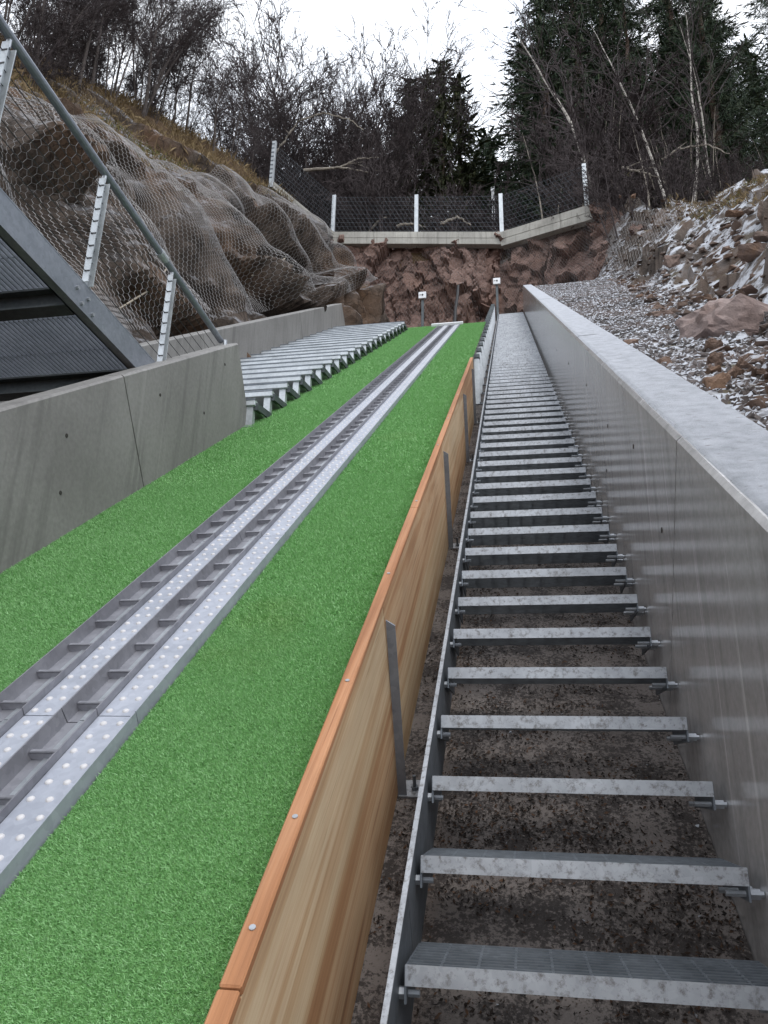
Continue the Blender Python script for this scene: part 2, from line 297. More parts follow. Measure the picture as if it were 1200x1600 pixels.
# faceted rock displacement: every seed owns a tilted plane, so blocks meet in sharp ledges
def facet(p, n, amp, tilt, rg, sq=(1,1,1)):
    lo, hi = p.min(0), p.max(0); s = lo+rg.random((n, 3))*(hi-lo); s = s[:, :]; off = rg.normal(0, amp, n); tl = rg.normal(0, tilt, (n, 3)); out = np.empty(len(p)); sq = np.array(sq)
    kd = KDTree(n)
    for i, a in enumerate(s*sq): kd.insert(a, i)
    kd.balance(); find = kd.find; j = np.array([find(a)[1] for a in (p*sq).tolist()]); return off[j]+((p-s[j])*tl[j]).sum(-1)
def blur(A, k):
    for _ in range(k):
        B = A.copy(); B[1:-1] = (A[:-2]+2*A[1:-1]+A[2:])/4; A = B.copy(); A[:,1:-1] = (B[:,:-2]+2*B[:,1:-1]+B[:,2:])/4
    return A
def gnorm(A):
    du = np.gradient(A, axis=0); dv = np.gradient(A, axis=1); n = np.cross(du, dv); return n/np.linalg.norm(n, axis=-1, keepdims=True)
def lownoise(p, f, rg, k=6):
    o = np.zeros(len(p))
    for _ in range(k):
        d = rg.normal(0, f, 3); o += np.sin(p@d+rg.random()*6.28)
    return o/k
def fbm(p, f, octv=5, H=.8, warp=0): return np.array([mnoise.fractal(a, H, 2.1, octv) for a in (p*f).tolist()])
def ridge(p, f, octv=5): return np.array([mnoise.ridged_multi_fractal(a, .9, 2.1, octv, 1., 2.) for a in (p*f).tolist()])-1.
def warp(p, f, a): return p+a*np.stack([fbm(p+k*17.3, f, 3) for k in range(3)], -1)
# left cliff
rg = np.random.default_rng(5)
def profile(t):                                                      # (X, N) of the left face, foot to above the rim
    return np.array([[-4.35, 2.0], [-4.55, 1.1], [-5.0, -.2], [-5.55, -1.5], [-6.3, -2.7], [-7.0, -3.15], [-8.1, -3.85], [-9.5,-4.95]])
ts = np.linspace(-4, 30.2, 470); pr = profile(0); sl_ = np.concatenate([[0], np.cumsum(np.linalg.norm(np.diff(pr, axis=0), axis=1))]); vsn = np.linspace(0, sl_[-1], 118)
px_ = np.interp(vsn, sl_, pr[:,0]); pn_ = np.interp(vsn, sl_, pr[:,1])
TT_, VX = np.meshgrid(ts, px_, indexing='ij'); _, VN = np.meshgrid(ts, pn_, indexing='ij')
rimdrop = .35*np.sin(TT_*.5+1)+.25*np.sin(TT_*1.27)
VN = VN-np.clip((1-VN)/4, 0, 1)*np.interp(TT_, [-4, 9, 13, 18, 24, 30], [.3,.1,-.1,-.5,-.45,.0])+np.clip((.5-VN)/3, 0, 1)*rimdrop*.45
VX = VX-np.clip((TT_-20)/8, 0, 1)*1.1
base = Pa(VX, TT_, VN); nb_ = gnorm(base); nb_ = nb_*np.sign(nb_[...,0:1].mean()) if nb_[...,0].mean() != 0 else nb_
pf = base.reshape(-1, 3)
amp = np.clip((4.0-np.abs(np.broadcast_to(vsn, TT_.shape)-2.6)*.0), 0, 1).reshape(-1)
fade = np.interp(np.broadcast_to(vsn, TT_.shape).reshape(-1), [0, .5, 3.9, 5.0, 9], [.6, 1, 1, .4, .22])
wp = warp(pf, 1.3, .25)
disp = (facet(wp, 220, .12, .14, rg, (1,1,.8))+facet(wp, 1500, .06, .34, rg)+facet(wp, 6000, .022, .15, rg)+.07*lownoise(pf, .9, rg)+.06*fbm(pf, 1.1, 7)+.03*fbm(pf, 6, 4))*fade
disp = blur(disp.reshape(TT_.shape), 1).reshape(-1)
cl = base+nb_*disp.reshape(TT_.shape)[...,None]
v, q = gridmesh(cl); o = link('rock_face', v, None, M['rockL'], tri=q); struct(o, 'grey-brown blasted rock face under wire netting')
cliffL, vL, nL, netL = cl, vsn, nb_, (base, disp.reshape(TT_.shape))
# back cliff
bx = np.array([-9.0, -6.6, -5.6, -3, 0, 2.0, 3.6, 5.5, 8.0]); by = np.array([22.7, 24.6, 25.05, 25.2, 25.05, 24.5, 23.6, 22.4, 21.3])
su = np.linspace(-8.6, 7.6, 300); yv = np.interp(su, bx, by); yv = blur(np.stack([yv, yv], -1), 12)[:,0]
bz = np.linspace(0, 1, 120); U_, Z_ = np.meshgrid(su, bz, indexing='ij'); Yb = np.broadcast_to(yv[:,None], U_.shape)
ztop = np.interp(su, [-9,-6.5,-3,0,2,3.4,6.5], [20.1,20.0,19.9,19.75,19.8,19.8,15.2])[:,None]; zb = 13.8
Zv = zb+(ztop-zb)*np.clip(Z_/.86, 0, 1)+np.clip(Z_-.86, 0, 1)*1.2
base = np.stack([U_, Yb-1.1*(1-np.clip(Z_/.86,0,1))**1.2+np.clip(Z_-.86,0,1)*5, Zv], -1)
nb_ = gnorm(base); nb_ *= -np.sign(nb_[...,1].mean()); pf = base.reshape(-1, 3)
wp = warp(pf, 1.2, .18)
disp = facet(wp, 110, .15, .2, rg, (1.5,1,.6))+facet(wp, 800, .06, .28, rg, (1.5,1,.7))+facet(wp, 5000, .02, .15, rg)+.12*lownoise(pf, 1.1, rg)+.035*fbm(pf, 1.4, 7)+.02*fbm(pf, 7, 4)
disp *= np.interp(Z_.reshape(-1), [0,.75,.9,1], [1,1,.3,.1])
dB = disp.reshape(U_.shape); baseB = base; nB = nb_; cb = base+nb_*dB[...,None]
v, q = gridmesh(cb); o = link('rock_face', v, None, M['rockB'], tri=q); struct(o, 'reddish blasted rock face below the concrete edge beam')
# right bank of earth and scree
tb = np.linspace(-3, 29.5, 330); ub = np.linspace(0, 1, 110)
def bankprof(t, u):
    fx = np.interp(t, [-3, 3, 8, 16, 27, 30], [1.05, 1.2, 1.75, 2.5, 3.4, 3.5])
    k = [0*t, .9*(fx-.86)/(9-.86)+0*t]
    X = .84+u*(9.2-.84)
    n = np.where(X < fx, .70-.03*(X-.86), .70-.03*(fx-.86)-np.interp(X-fx, [0, .5, 1.6, 3.2, 5.2, 9], [0, .16, .80, 1.72, 2.5, 3.2]))
    return X, n
TB, UB = np.meshgrid(tb, ub, indexing='ij'); XB_, NB_ = bankprof(TB, UB)
base = Pa(XB_, TB, NB_)
ed_ = 24.9-.16*np.clip(XB_-.5, 0, 9)**1.35*1.1; k_ = np.clip((base[...,1]-(ed_-2.6))/3.2, 0, 1); k_ = k_*k_*(3-2*k_)*np.clip((XB_-3.0)/.8, 0, 1)*np.clip((7.0-XB_)/2.2, 0, 1); pl_ = 19.75+.05*np.clip(XB_-4, 0, 40); base[...,2] += (np.maximum(pl_, base[...,2])-base[...,2])*k_
pf = base.reshape(-1, 3); fx = np.interp(TB, [-3, 3, 8, 16, 27, 30], [1.05, 1.2, 1.75, 2.5, 3.4, 3.5])
am = np.clip((XB_-fx)/.6, 0.02, 1).reshape(-1)
disp = (facet(pf, 260, .11, .16, rg)+facet(pf, 2600, .045, .2, rg)+facet(pf, 9000, .02, .2, rg)+.16*lownoise(pf, 1.0, rg))*am
bank = base+np.array([0,0,1.])*disp.reshape(TB.shape)[...,None]
v, q = gridmesh(bank); o = link('scree_bank', v, None, M['bank'], tri=q); struct(o, 'snow-dusted bank of earth and rubble beside the stairs')
def bankpt(t, X):
    i = np.clip((np.asarray(t)-tb[0])/(tb[-1]-tb[0])*(len(tb)-1), 0, len(tb)-1.001); j = np.clip((np.asarray(X)-.84)/8.36*(len(ub)-1), 0, len(ub)-1.001)
    i0 = i.astype(int); j0 = j.astype(int); a = (i-i0)[...,None]; b = (j-j0)[...,None]
    return (bank[i0,j0]*(1-a)+bank[i0+1,j0]*a)*(1-b)+(bank[i0,j0+1]*(1-a)+bank[i0+1,j0+1]*a)*b
# ------------------------------------------------------------------ inrun deck, bed, turf
NG = 1.05; TEND = 17.1
struct(MB().sbox(-.452, .548, -3, 27.9, 1.70, 1.95).build('concrete_bed', M['dirt']), 'dirty concrete bed with leaf litter under the steel stairs')
struct(MB().sbox(-2.155, -.468, -3, TEND, NG+.02, 1.9).build('inrun_deck', M['conc']), 'solid deck under the green inrun turf')
struct(MB().sbox(-3.595, -2.16, 6.02, TEND+.1, NG+.035, 1.9).build('step_bed', M['conc']), 'concrete bed under the galvanised start steps')
tb_ = MB()
tb_.sbox(-.984, -.462, -3, TEND, NG+.004, NG+.018); tb_.sbox(-2.155, -1.442, -3, TEND, NG+.004, NG+.018)
o = tb_.build('turf_backing', M['turfbase']); struct(o, 'green backing of the artificial turf on both sides of the track')
def blades(n, X0, X1, t0, t1, h, wd, rg):
    X = rg.uniform(X0, X1, n); t = rg.uniform(t0, t1, n); a = rg.uniform(0, 6.283, n); hh = h*rg.uniform(.6, 1.25, n)
    b = Pa(X, t, np.full(n, NG+.004)); d = np.stack([np.cos(a), np.sin(a)*CT, np.sin(a)*ST], -1)*(wd/2)*rg.uniform(.7,1.3,n)[:,None]
    lean = rg.normal(0, .42, (n, 2)); tip = b+Pa(lean[:,0]*hh, lean[:,1]*hh-.35*hh, -hh)
    return np.stack([b-d, b+d, tip], 1).reshape(-1, 3)
rg = np.random.default_rng(3); vv = []
for (t0, t1, den, h, wd) in [(.2,2.2,260000,.0068,.0019),(2.2,4.2,95000,.0095,.003),(4.2,8,32000,.011,.005),(8,TEND,9000,.013,.009)]:
    for X0, X1 in ((-.984,-.46), (-2.155,-1.442)):
        t0_ = max(t0, 1.6) if X0 < -1.5 else t0
        if t1 > t0_: vv.append(blades(int(den*(X1-X0)*(t1-t0_)), X0, X1, t0_, t1, h, wd, rg))
v = np.concatenate(vv); o = link('artificial_turf', v, None, M['turf'], tri=np.arange(len(v)).reshape(-1, 3)); tag(o, 'bright green artificial turf pile on both sides of the metal track', 'turf', kind='stuff')
# ------------------------------------------------------------------ inrun track
trk = empty('inrun_track', P(-1.2, -1, NG)); tag(trk, 'grey metal twin-groove ski track running up the middle of the turf', 'ski track')
SEC = 1.441; S0 = 1.637-3*SEC; secs = []
k = 0
while S0+k*SEC < 16.6: secs.append((S0+k*SEC, min(S0+(k+1)*SEC, 16.6))); k += 1
for a, b in secs:
    if b < -2: continue
    a += .002; b -= .002
    for (x0, x1) in ((-1.435,-1.315), (-1.205,-1.10)):               # groove trough: two walls with lips and a floor
        g = MB(); g.prism([(x0,1.010),(x0+.004,1.010),(x0+.012,1.052),(x1-.012,1.052),(x1-.004,1.010),(x1,1.010),(x1,1.03),(x1-.004,1.06),(x0+.004,1.06),(x0,1.03)], a, b); g.build('groove', M['track'], trk)
    for (x0, x1) in ((-1.314,-1.206), (-1.099,-.991)):
        g = MB(); g.prism([(x0,1.032),(x1-.004,1.032),(x1-.004,1.018),(x1,1.018),(x1,1.07),(x0,1.07)], a, b); g.build('stud_plate', M['trackplate'], trk)
    for (x0, x1) in ((-1.435,-1.315), (-1.205,-1.10)):
        c = (x0+x1)/2; g = MB(); g.sbox(c-.004, c+.022, a, b, 1.046, 1.0515); g.build('floor_strip', M['galv'], trk)
proto = None; rn = 0
def rungmesh(x0, x1, t):
    return MB().sbox(x0+.011, x1-.011, t-.003, t+.003, 1.030, 1.049).sbox(x0+.011, x1-.011, t-.003, t+.012, 1.030, 1.033)
rp = {}
for gi, (x0, x1) in enumerate(((-1.435,-1.315), (-1.205,-1.10))):
    for a, b in secs:
        if b < .8: continue
        for k in range(8):
            t = a+.06+k*(SEC-.12)/7.6
            if t > min(b, 16.5) or t < .6: continue
            if gi not in rp: rp[gi] = (rungmesh(x0, x1, t).build('rung', M['track'], trk), t)
            else: o, tt0 = rp[gi]; dup(o, wl(o)+P(0, t-tt0, 0)-P(0,0,0), trk)
def studmesh(X, t):
    m_ = MB(); c = P(X, t, 1.032); ring = []
    for (r, h) in ((.0095, 0), (.0085, .0028), (.005, .0048)): ring += [P(X+r*math.cos(j*.7854), t+r*math.sin(j*.7854), 1.032-h) for j in range(8)]
    ring.append(P(X, t, 1.032-.0054)); f = [(k*8+j, k*8+(j+1)%8, k*8+8+(j+1)%8, k*8+8+j) for k in range(2) for j in range(8)]+[(16+j, 16+(j+1)%8, 24) for j in range(8)]
    return m_.add(ring, f)
studs = []
t = .76; k = 0
while t < 16.5:
    for pl, cs in ((0, (-1.292,-1.252)), (1, (-1.073,-1.027))):
        s = (-.007, 0, .007)[k % 3]
        for ci, c in enumerate(cs): studs.append((c+s, t))
    t += .0601; k += 1
near = [s for s in studs if (s[1] < 4.9)][:300]; rest = [s for s in studs if s not in set(near)]
o0 = studmesh(*near[0]).build('stud', M['stud'], trk, smooth=True)
for X, t in near[1:]: dup(o0, wl(o0)+P(X,t,0)-P(*near[0],0), trk)
sm = MB()
for X, t in rest: sm.add([P(X+.0095*math.cos(j*1.0472), t+.0095*math.sin(j*1.0472), 1.0315) for j in range(6)]+[P(X,t,1.0265)], [(j,(j+1)%6,6) for j in range(6)])
sm.build('far_studs', M['stud'], trk)['kind'] = 'stuff'
o = MB().sbox(-1.60, -.93, 16.72, 16.86, .985, 1.045).build('start_bar', M['white'], bevel=.008); tag(o, 'flat white start bar lying across the top end of the track', 'start bar')
o = MB().tube([P(-1.12,16.95,1.05)+np.array([0,0,0]), P(-1.12,16.95,1.05)+np.array([.02,0,.35]), P(-1.12,16.95,1.05)+np.array([.07,.02,.75])+0, P(-1.12,16.95,1.05)+np.array([.085,.03,1.0])], [.036,.034,.032,.03], 8).build('pole', M['black'], base=True); tag(o, 'thin black slightly bent pole standing behind the white start bar', 'pole')
# ------------------------------------------------------------------ concrete walls
def wallsec(X0, X1, t0, t1, Nt, Nb, ch=.012, gap=.006):
    g = MB(); a, b = t0+gap, t1-gap; g.prism([(X0,Nb),(X0,Nt+ch),(X0+ch,Nt),(X1-ch,Nt),(X1,Nt+ch),(X1,Nb)], a, b); return g
def tie(wall, X, t, z, sx):
    c = P(X, t, z); MB().tube([c-np.array([sx*.02,0,0]), c+np.array([sx*.0025,0,0])], .011, 8).build('tie_hole', M['hole'], wall)
w1 = empty('concrete_wall', P(-2.24, 2, 1.9)); tag(w1, 'grey concrete side wall between green turf and steel platform', 'wall')
for a, b in ((-3,.1),(.1,4.13),(4.13,6.12)): wallsec(-2.31, -2.16, a, b, .39, 1.85).build('wall_section', M['conc'], w1)
MB().sbox(-2.29, -2.172, -2.9, 6.0, .42, 1.8).build('joint_filler', M['hole'], w1)
for t, n_ in ((3.45,.60),(4.55,.57),(5.75,.52),(3.3,.85),(5.2,.8)): tie(w1, -2.16, t, n_, 1)
w2 = empty('concrete_wall', P(-3.7, 8, 1.5)); tag(w2, 'grey concrete wall along the far side of the galvanised start steps', 'wall')
for k, (a, b) in enumerate(((-1,4.2),(4.2,9.0),(9.0,13.6),(13.6,17.3))):
    g = MB(); g.hexa([P(-3.82,a+.004,1.6),P(-3.6,a+.004,1.6),P(-3.6,b-.004+(.35 if k==3 else 0),1.6),P(-3.82,b-.004+(.35 if k==3 else 0),1.6),P(-3.82,a+.004,.42),P(-3.6,a+.004,.42),P(-3.6,b-.004,.42),P(-3.82,b-.004,.42)]); g.build('wall_section', M['conc'], w2, bevel=.012)
w3 = empty('concrete_wall', P(.7, 3, 2.0)); tag(w3, 'long wet concrete wall with snow on top beside the steel stairs', 'wall')
js = [-2.9,-1.34,2.68,6.70,10.72,14.74,18.76,22.8,27.8]
for a, b in zip(js[:-1], js[1:]): wallsec(.55, .86, a, b, .592, 1.98, .014, .005).build('wall_section', M['concwet'], w3)
MB().sbox(.57, .84, -2.8, 27.7, .62, 1.9).build('joint_filler', M['hole'], w3)
for t, n_ in ((2.9,1.0),(4.55,.92),(4.6,1.2),(5.8,.86),(7.5,.9),(9.3,.95),(3.6,.83)):
    tie(w3, .55, t, n_, -1)
rg = np.random.default_rng(9)
for a, b in ((-2.9,6.70),(6.70,14.74),(14.74,27.8)):                                    # snow lying on the coping
    nt_ = max(30, int((b-a)*(46 if a < 7 else 18))); ta = np.linspace(a+.012, b-.012, nt_); ua = np.linspace(0, 1, 18); A_, B_ = np.meshgrid(ta, ua, indexing='ij')
    x = .552+.012+(B_*(.306-.02)); pf = np.stack([A_.ravel(), x.ravel(), 0*x.ravel()], -1); hsn = .010+.003*lownoise(pf, 9, rg)+.0025*lownoise(pf, 35, rg)
    hsn = hsn.reshape(A_.shape)*np.clip(np.minimum(B_, 1-B_)/.06, 0, 1)**.5+np.where((B_ == 0) | (B_ == 1), -.004, 0)
    ed = .004*lownoise(pf, 20, rg).reshape(A_.shape); x = x+np.where(B_ < .1, ed, 0)
    v, q = gridmesh(Pa(x, A_, .592-hsn)); o = link('snow', v, None, M['snow'], w3, tri=q, smooth=True); o['kind'] = 'stuff'
# ------------------------------------------------------------------ timber side board
bd = empty('timber_board', P(-.44, 2, 1.7)); tag(bd, 'tall larch timber board edging the turf beside the steel stairs', 'board')
pan = [-2.6,-.2,2.26,4.68,7.1,9.55]
for k, (a, b) in enumerate(zip(pan[:-1], pan[1:])):
    MB().sbox(-.462, -.432, a+.003, b-.003, 1.012, 1.355).build('plank', M['wood' if k % 2 == 0 else 'woodpale'], bd)
    MB().sbox(-.462, -.4335, a+.003, b-.003, 1.3565, 1.698).build('plank', M['woodpale' if k % 2 == 0 else 'wood'], bd)
cp = [-2.6,-.9,.84,3.3,5.7,8.1,9.55]
for a, b in zip(cp[:-1], cp[1:]): MB().sbox(-.466, -.430, a+.002, b-.002, .992, 1.0115).build('cap_strip', M['woodcap'], bd, bevel=.003)
scr = MB(); o0 = None
for t in [.95,1.22,1.75,2.5,3.4,4.6,5.5,6.6,7.8]:
    if o0 is None: o0 = MB().tube([P(-.447,t,.9925), P(-.447,t,.9895)], .006, 8).build('screw', M['galv'], bd); t0s = t
    else: dup(o0, wl(o0)+P(0,t-t0s,0)-P(0,0,0), bd)
for t in (-.2, 2.24, 4.72, 7.1, 9.0):
    g = MB(); c = P(-.43, t, 1.7); zt = P(-.43, t, 1.075)[2]+.16
    top = P(-.43, t, 1.075)
    # upright flat bar against the board, vertical, and a foot plate on the bed
    g.hexa([P(-.4295,t-.034,1.69),P(-.400,t-.034,1.69),P(-.400,t-.028,1.69),P(-.4295,t-.028,1.69),P(-.4295,t+.03,1.065),P(-.400,t+.03,1.085),P(-.400,t+.036,1.085),P(-.4295,t+.036,1.065)])
    br = g.build('bracket', M['steelgrey'], bd)
    MB().sbox(-.428, -.318, t-.040, t+.05, 1.691, 1.6985).build('foot_plate', M['galvdirty'], br)
    c = P(-.375, t, 1.691); MB().tube([c, c+(P(0,0,-1)-P(0,0,0))*.055], .006, 6).tube([c, c+(P(0,0,-1)-P(0,0,0))*.012], .012, 6).build('anchor_bolt', M['galvdark'], br)
    c = P(-.4315, t+.05, 1.10); MB().tube([c, c+np.array([.008,0,0])], .008, 6).build('bolt', M['galv'], br)
# ------------------------------------------------------------------ steel stairs
st = empty('steel_stairs', P(.12, -1, 1.7)); tag(st, 'long flight of galvanised grating stairs climbing beside the timber board', 'stairs')
for a, b in ((-2.6,1.45),(1.45,7.4),(7.4,13.4),(13.4,19.4),(19.4,26.6)): MB().sbox(-.290, -.282, a+.002, b-.002, 1.375, 1.66).build('stringer', M['galvdark'], st)
MB().sbox(-.2925, -.2795, -2.6, 26.6, 1.368, 1.375).build('stringer_flange', M['galvdirty'], st)
XL0, XR0, TD, TP = -.268, .512, .25, .325
def tread(t):
    c = P(0, t, 1.4); y, z = c[1], c[2]; g = MB()
    for k in range(9): yy = y+.016+k*(TD-.03)/8; g.box((XL0+.006, yy-.0025, z-.032), (XR0-.006, yy+.0025, z-.001))
    for k in range(1, 10): xx = XL0+k*(XR0-XL0)/10; g.box((xx-.003, y+.003, z-.012), (xx+.003, y+TD-.004, z-.0025))
    return g, y, z
parts = None; NTREAD = 0
for k in range(-9, 78):
    t = 1.918+(k-2)*TP*.9985
    if t > 26.3: break
    c = P(0, t, 1.4); y, z = c[1], c[2]
    if parts is None:
        g, y, z = tread(t); tr = g.build('tread', M['grate'], st)
        fp = MB().box((XL0+.002, y-.003, z-.04), (XR0-.002, y+.002, z)).build('front_plate', M['galvdirty'], tr)
        ep = MB().box((XL0-.0005, y+.0025, z-.075), (XL0+.0045, y+TD, z-.004)).build('end_plate', M['galvdark'], tr)
        e2 = MB().box((XR0-.0045, y+.0025, z-.075), (XR0+.0005, y+TD, z-.004)).build('end_plate', M['galvdark'], tr)
        def bolt(x0, x1, yy, zz): return MB().tube([(x0,yy,zz),(x1,yy,zz)], .0075, 6).tube([(x0+.1*(x1-x0),yy,zz),(x0+.45*(x1-x0),yy,zz)], .013, 6)
        bl = bolt(XL0-.03, XL0+.03, y+.03, z-.06).build('bolt', M['galv'], tr)
        b2 = bolt(XR0+.036, XR0-.05, y+.03, z-.06).build('bolt', M['galv'], tr)
        b3 = bolt(XR0+.036, XR0-.05, y+.10, z-.062).build('bolt', M['galv'], tr)
        parts = (tr, [fp, ep, e2, bl, b2, b3], np.array([0, y, z]))
    else:
        d = np.array([0, y, z])-parts[2]; nt2 = dup(parts[0], wl(parts[0])+d+np.array([0, rnd.uniform(-.003,.003), rnd.uniform(-.002,.002)]), st)
        for q in (parts[1] if t < 11 else parts[1][:3]): dup(q, wl(q)+d, nt2)
# leaf litter on the bed
rg = np.random.default_rng(21); n = 80000; X = rg.uniform(-.43, .545, n); t = .4+rg.random(n)**1.7*11
keep = rg.random(n) < np.clip(.5+1.1*lownoise(np.stack([X*7, t*6, 0*X], -1), 1, rg)+.7*lownoise(np.stack([X*25, t*25, 0*X], -1), 1, rg), .03, 1); X, t = X[keep], t[keep]; n = len(X)
s = .0016+.0055*rg.random(n)**2.2; a = rg.uniform(0, 6.28, n); vv = []
for j in range(4):
    r = s*np.array([1.5,.6,1.5,.6])[j]; vv.append(Pa(X+r*np.cos(a+j*1.5708), t+r*np.sin(a+j*1.5708), 1.697-rg.uniform(0,.006,n)))
v = np.stack(vv, 1).reshape(-1, 3); o = link('leaf_litter', v, None, M['litter'], tri=np.arange(len(v)).reshape(-1, 4)); tag(o, 'dark wet leaf litter strewn over the bed under the stairs', 'leaves', kind='stuff')
def hull(rg, n, sq=(1,1,1), cube=.0):
    p = rg.normal(0, 1, (n, 3)); p /= np.linalg.norm(p, axis=1, keepdims=True); p = np.sign(p)*np.abs(p)**(1-cube); p *= rg.uniform(.82, 1.1, (n, 1))*np.array(sq)
    bm = bmesh.new(); [bm.verts.new(q) for q in p]; r = bmesh.ops.convex_hull(bm, input=bm.verts); bmesh.ops.delete(bm, geom=[e for e in r['geom_interior'] if isinstance(e, bmesh.types.BMVert)], context='VERTS')
    bmesh.ops.triangulate(bm, faces=bm.faces); bm.verts.index_update(); v = np.array([q.co for q in bm.verts]); f = np.array([[x.index for x in q.verts] for q in bm.faces]); bm.free(); return v, f
def rotm(rg, n):
    q = rg.normal(0, 1, (n, 4)); q /= np.linalg.norm(q, axis=1, keepdims=True); w_, x, y, z = q.T
    return np.stack([1-2*(y*y+z*z),2*(x*y-z*w_),2*(x*z+y*w_),2*(x*y+z*w_),1-2*(x*x+z*z),2*(y*z-x*w_),2*(x*z-y*w_),2*(y*z+x*w_),1-2*(x*x+y*y)], -1).reshape(n, 3, 3)
def scatter(name, pts, size, mt, rg, npts=10, sq=(1,.8,.6), nv=5, flat=0):
    V, F, b = [], [], 0
    which = rg.integers(0, nv, len(pts))
    for k in range(nv):
        hv, hf = hull(rg, npts, sq); ii = np.where(which == k)[0]
        if not len(ii): continue
        R = rotm(rg, len(ii))
        if flat:
            an = rg.uniform(0, 6.28, len(ii)); Z = np.zeros((len(ii),3,3)); Z[:,0,0] = np.cos(an); Z[:,0,1] = -np.sin(an); Z[:,1,0] = np.sin(an); Z[:,1,1] = np.cos(an); Z[:,2,2] = 1; R = (1-flat)*R*.6+Z
        vv = np.einsum('nij,vj->nvi', R, hv)*size[ii][:,None,None]+pts[ii][:,None]
        V.append(vv.reshape(-1, 3)); F.append((hf[None]+(np.arange(len(ii))*len(hv))[:,None,None]+b).reshape(-1, 3)); b += len(ii)*len(hv)
    return link(name, np.concatenate(V), None, mt, tri=np.concatenate(F))
pts = Pa(rg.uniform(-.43,.545,260), .4+rg.random(260)**1.5*8, np.full(260, 1.697)); o = scatter('pebbles', pts, rg.uniform(.003,.009,260), M['gravel'], rg, 8); tag(o, 'small pebbles scattered on the bed under the stairs', 'pebbles', kind='stuff')
# ------------------------------------------------------------------ start steps on the left
nst = 21; T0s, T1s = 6.0, 15.95; tp = (T1s-T0s)/(nst-1); proto = None
for k in range(nst):
    t = T0s+k*tp; A = P(-2.10, t, NG+.035); z0 = A[2]; y0 = A[1]; rise = tp*ST; run = tp*CT; ztop = z0+.27
    e = empty('start_step', A); tag(e, f'galvanised start step, {ORD[k]} up from the grey wall end beside the turf', 'step', 'galvanised start steps')
    if proto is None:
        xl = -3.585
        c0 = MB().box((xl, y0-.03, ztop-.06), (-2.085, y0+.25, ztop)).build('tread', M['galvbright'], e, bevel=.004)
        c1 = MB().box((-2.165, y0-.008, z0-.03), (-2.105, y0+.05, ztop-.0605)).build('post', M['galvbright'], e)
        c1b = MB().box((-3.4, y0-.008, z0-.03), (-3.34, y0+.05, ztop-.0605)).build('post', M['galv'], e)
        b1 = np.array([-2.085, y0+.0, ztop-.06]); b2 = np.array([-2.085, y0+run*.92, z0+rise*.92+.02])
        c2 = MB().beam(b1, b2, .035, .06).build('brace', M['steeldark'], e)
        c3 = MB().box((-2.2, y0-.06, z0-.012+.0), (-2.07, y0+.09, z0+.006)).build('foot_plate', M['galv'], e)
        c4 = MB().box((xl+.002, y0-.034, ztop-.013), (-2.083, y0-.012, ztop+.0015)).build('gap_shade_strip', M['galvdark'], e)  # dark strip added to draw the shaded gap line between steps
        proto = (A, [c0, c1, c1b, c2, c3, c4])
    else:
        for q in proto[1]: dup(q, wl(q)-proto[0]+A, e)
# ------------------------------------------------------------------ posts with dark caps on the right of the turf
ck = 0; proto = None; t = 10.35
while t < 26.4:
    A = P(-.452, t, 1.70); topp = P(-.452, t, 1.03); y0 = A[1]; z0 = A[2]; h = .72
    e = empty('start_gate_post', A); tag(e, f'galvanised upright with dark cap, {ORD[ck]} up from the end of the timber board', 'post', 'capped posts beside the stairs')
    if proto is None:
        q1 = MB().box((-.468, y0-.035, z0-.015), (-.405, y0+.035, z0+h)).build('upright', M['galvbright'], e)
        q2 = MB().box((-.52, y0-.05, z0+h-.045), (-.395, y0+.10, z0+h+.02)).build('cap', M['steeldark'], e, bevel=.006)
        q3 = MB().box((-.404, y0-.02, z0+.02), (-.396, y0+.02, z0+h-.05)).build('side_flange', M['galv'], e)
        q4 = MB().sbox(-.47, -.34, t-.05, t+.05, 1.69, 1.6985).build('foot_plate', M['galvdark'], e)
        proto = (A, [q1, q2, q3, q4])
    else:
        for q in proto[1]: dup(q, wl(q)-proto[0]+A, e)
    t += .88; ck += 1
# ------------------------------------------------------------------ sign lamps in front of the rock
for (pxl, pyl, Yd, hh, lab, sz) in ((660,462,22.2,1.5,'white square lamp on grey post behind the white start bar',.13), (776,440,23.0,1.9,'white square lamp on grey post above the capped steel posts',.125), (563,478,22.6,1.1,'small white square lamp on grey post near the far wall end',.085)):
    c = atY(pxl, pyl, Yd); e = empty('lamp_post', (c[0], Yd+.1, c[2]-hh-.4)); tag(e, lab, 'lamp', 'white square lamps before the rock')
    MB().box((c[0]-.045, Yd+.02, c[2]-hh-.4), (c[0]+.045, Yd+.11, c[2]-sz*.6)).build('post', M['steeldark'], e, bevel=.01)
    pl = MB().box((c[0]-sz, Yd-.05, c[2]-sz), (c[0]+sz, Yd+.018, c[2]+sz)).build('housing', M['white'], e, bevel=.012)
    MB().tube([(c[0]+.01, Yd-.051, c[2]), (c[0]+.01, Yd-.062, c[2])], sz*.25, 10).build('lens', M['black'], pl)
    MB().box((c[0]-sz*.75, Yd-.0515, c[2]-.008), (c[0]-sz*.3, Yd-.056, c[2]+.012)).build('mark', M['hole'], pl)
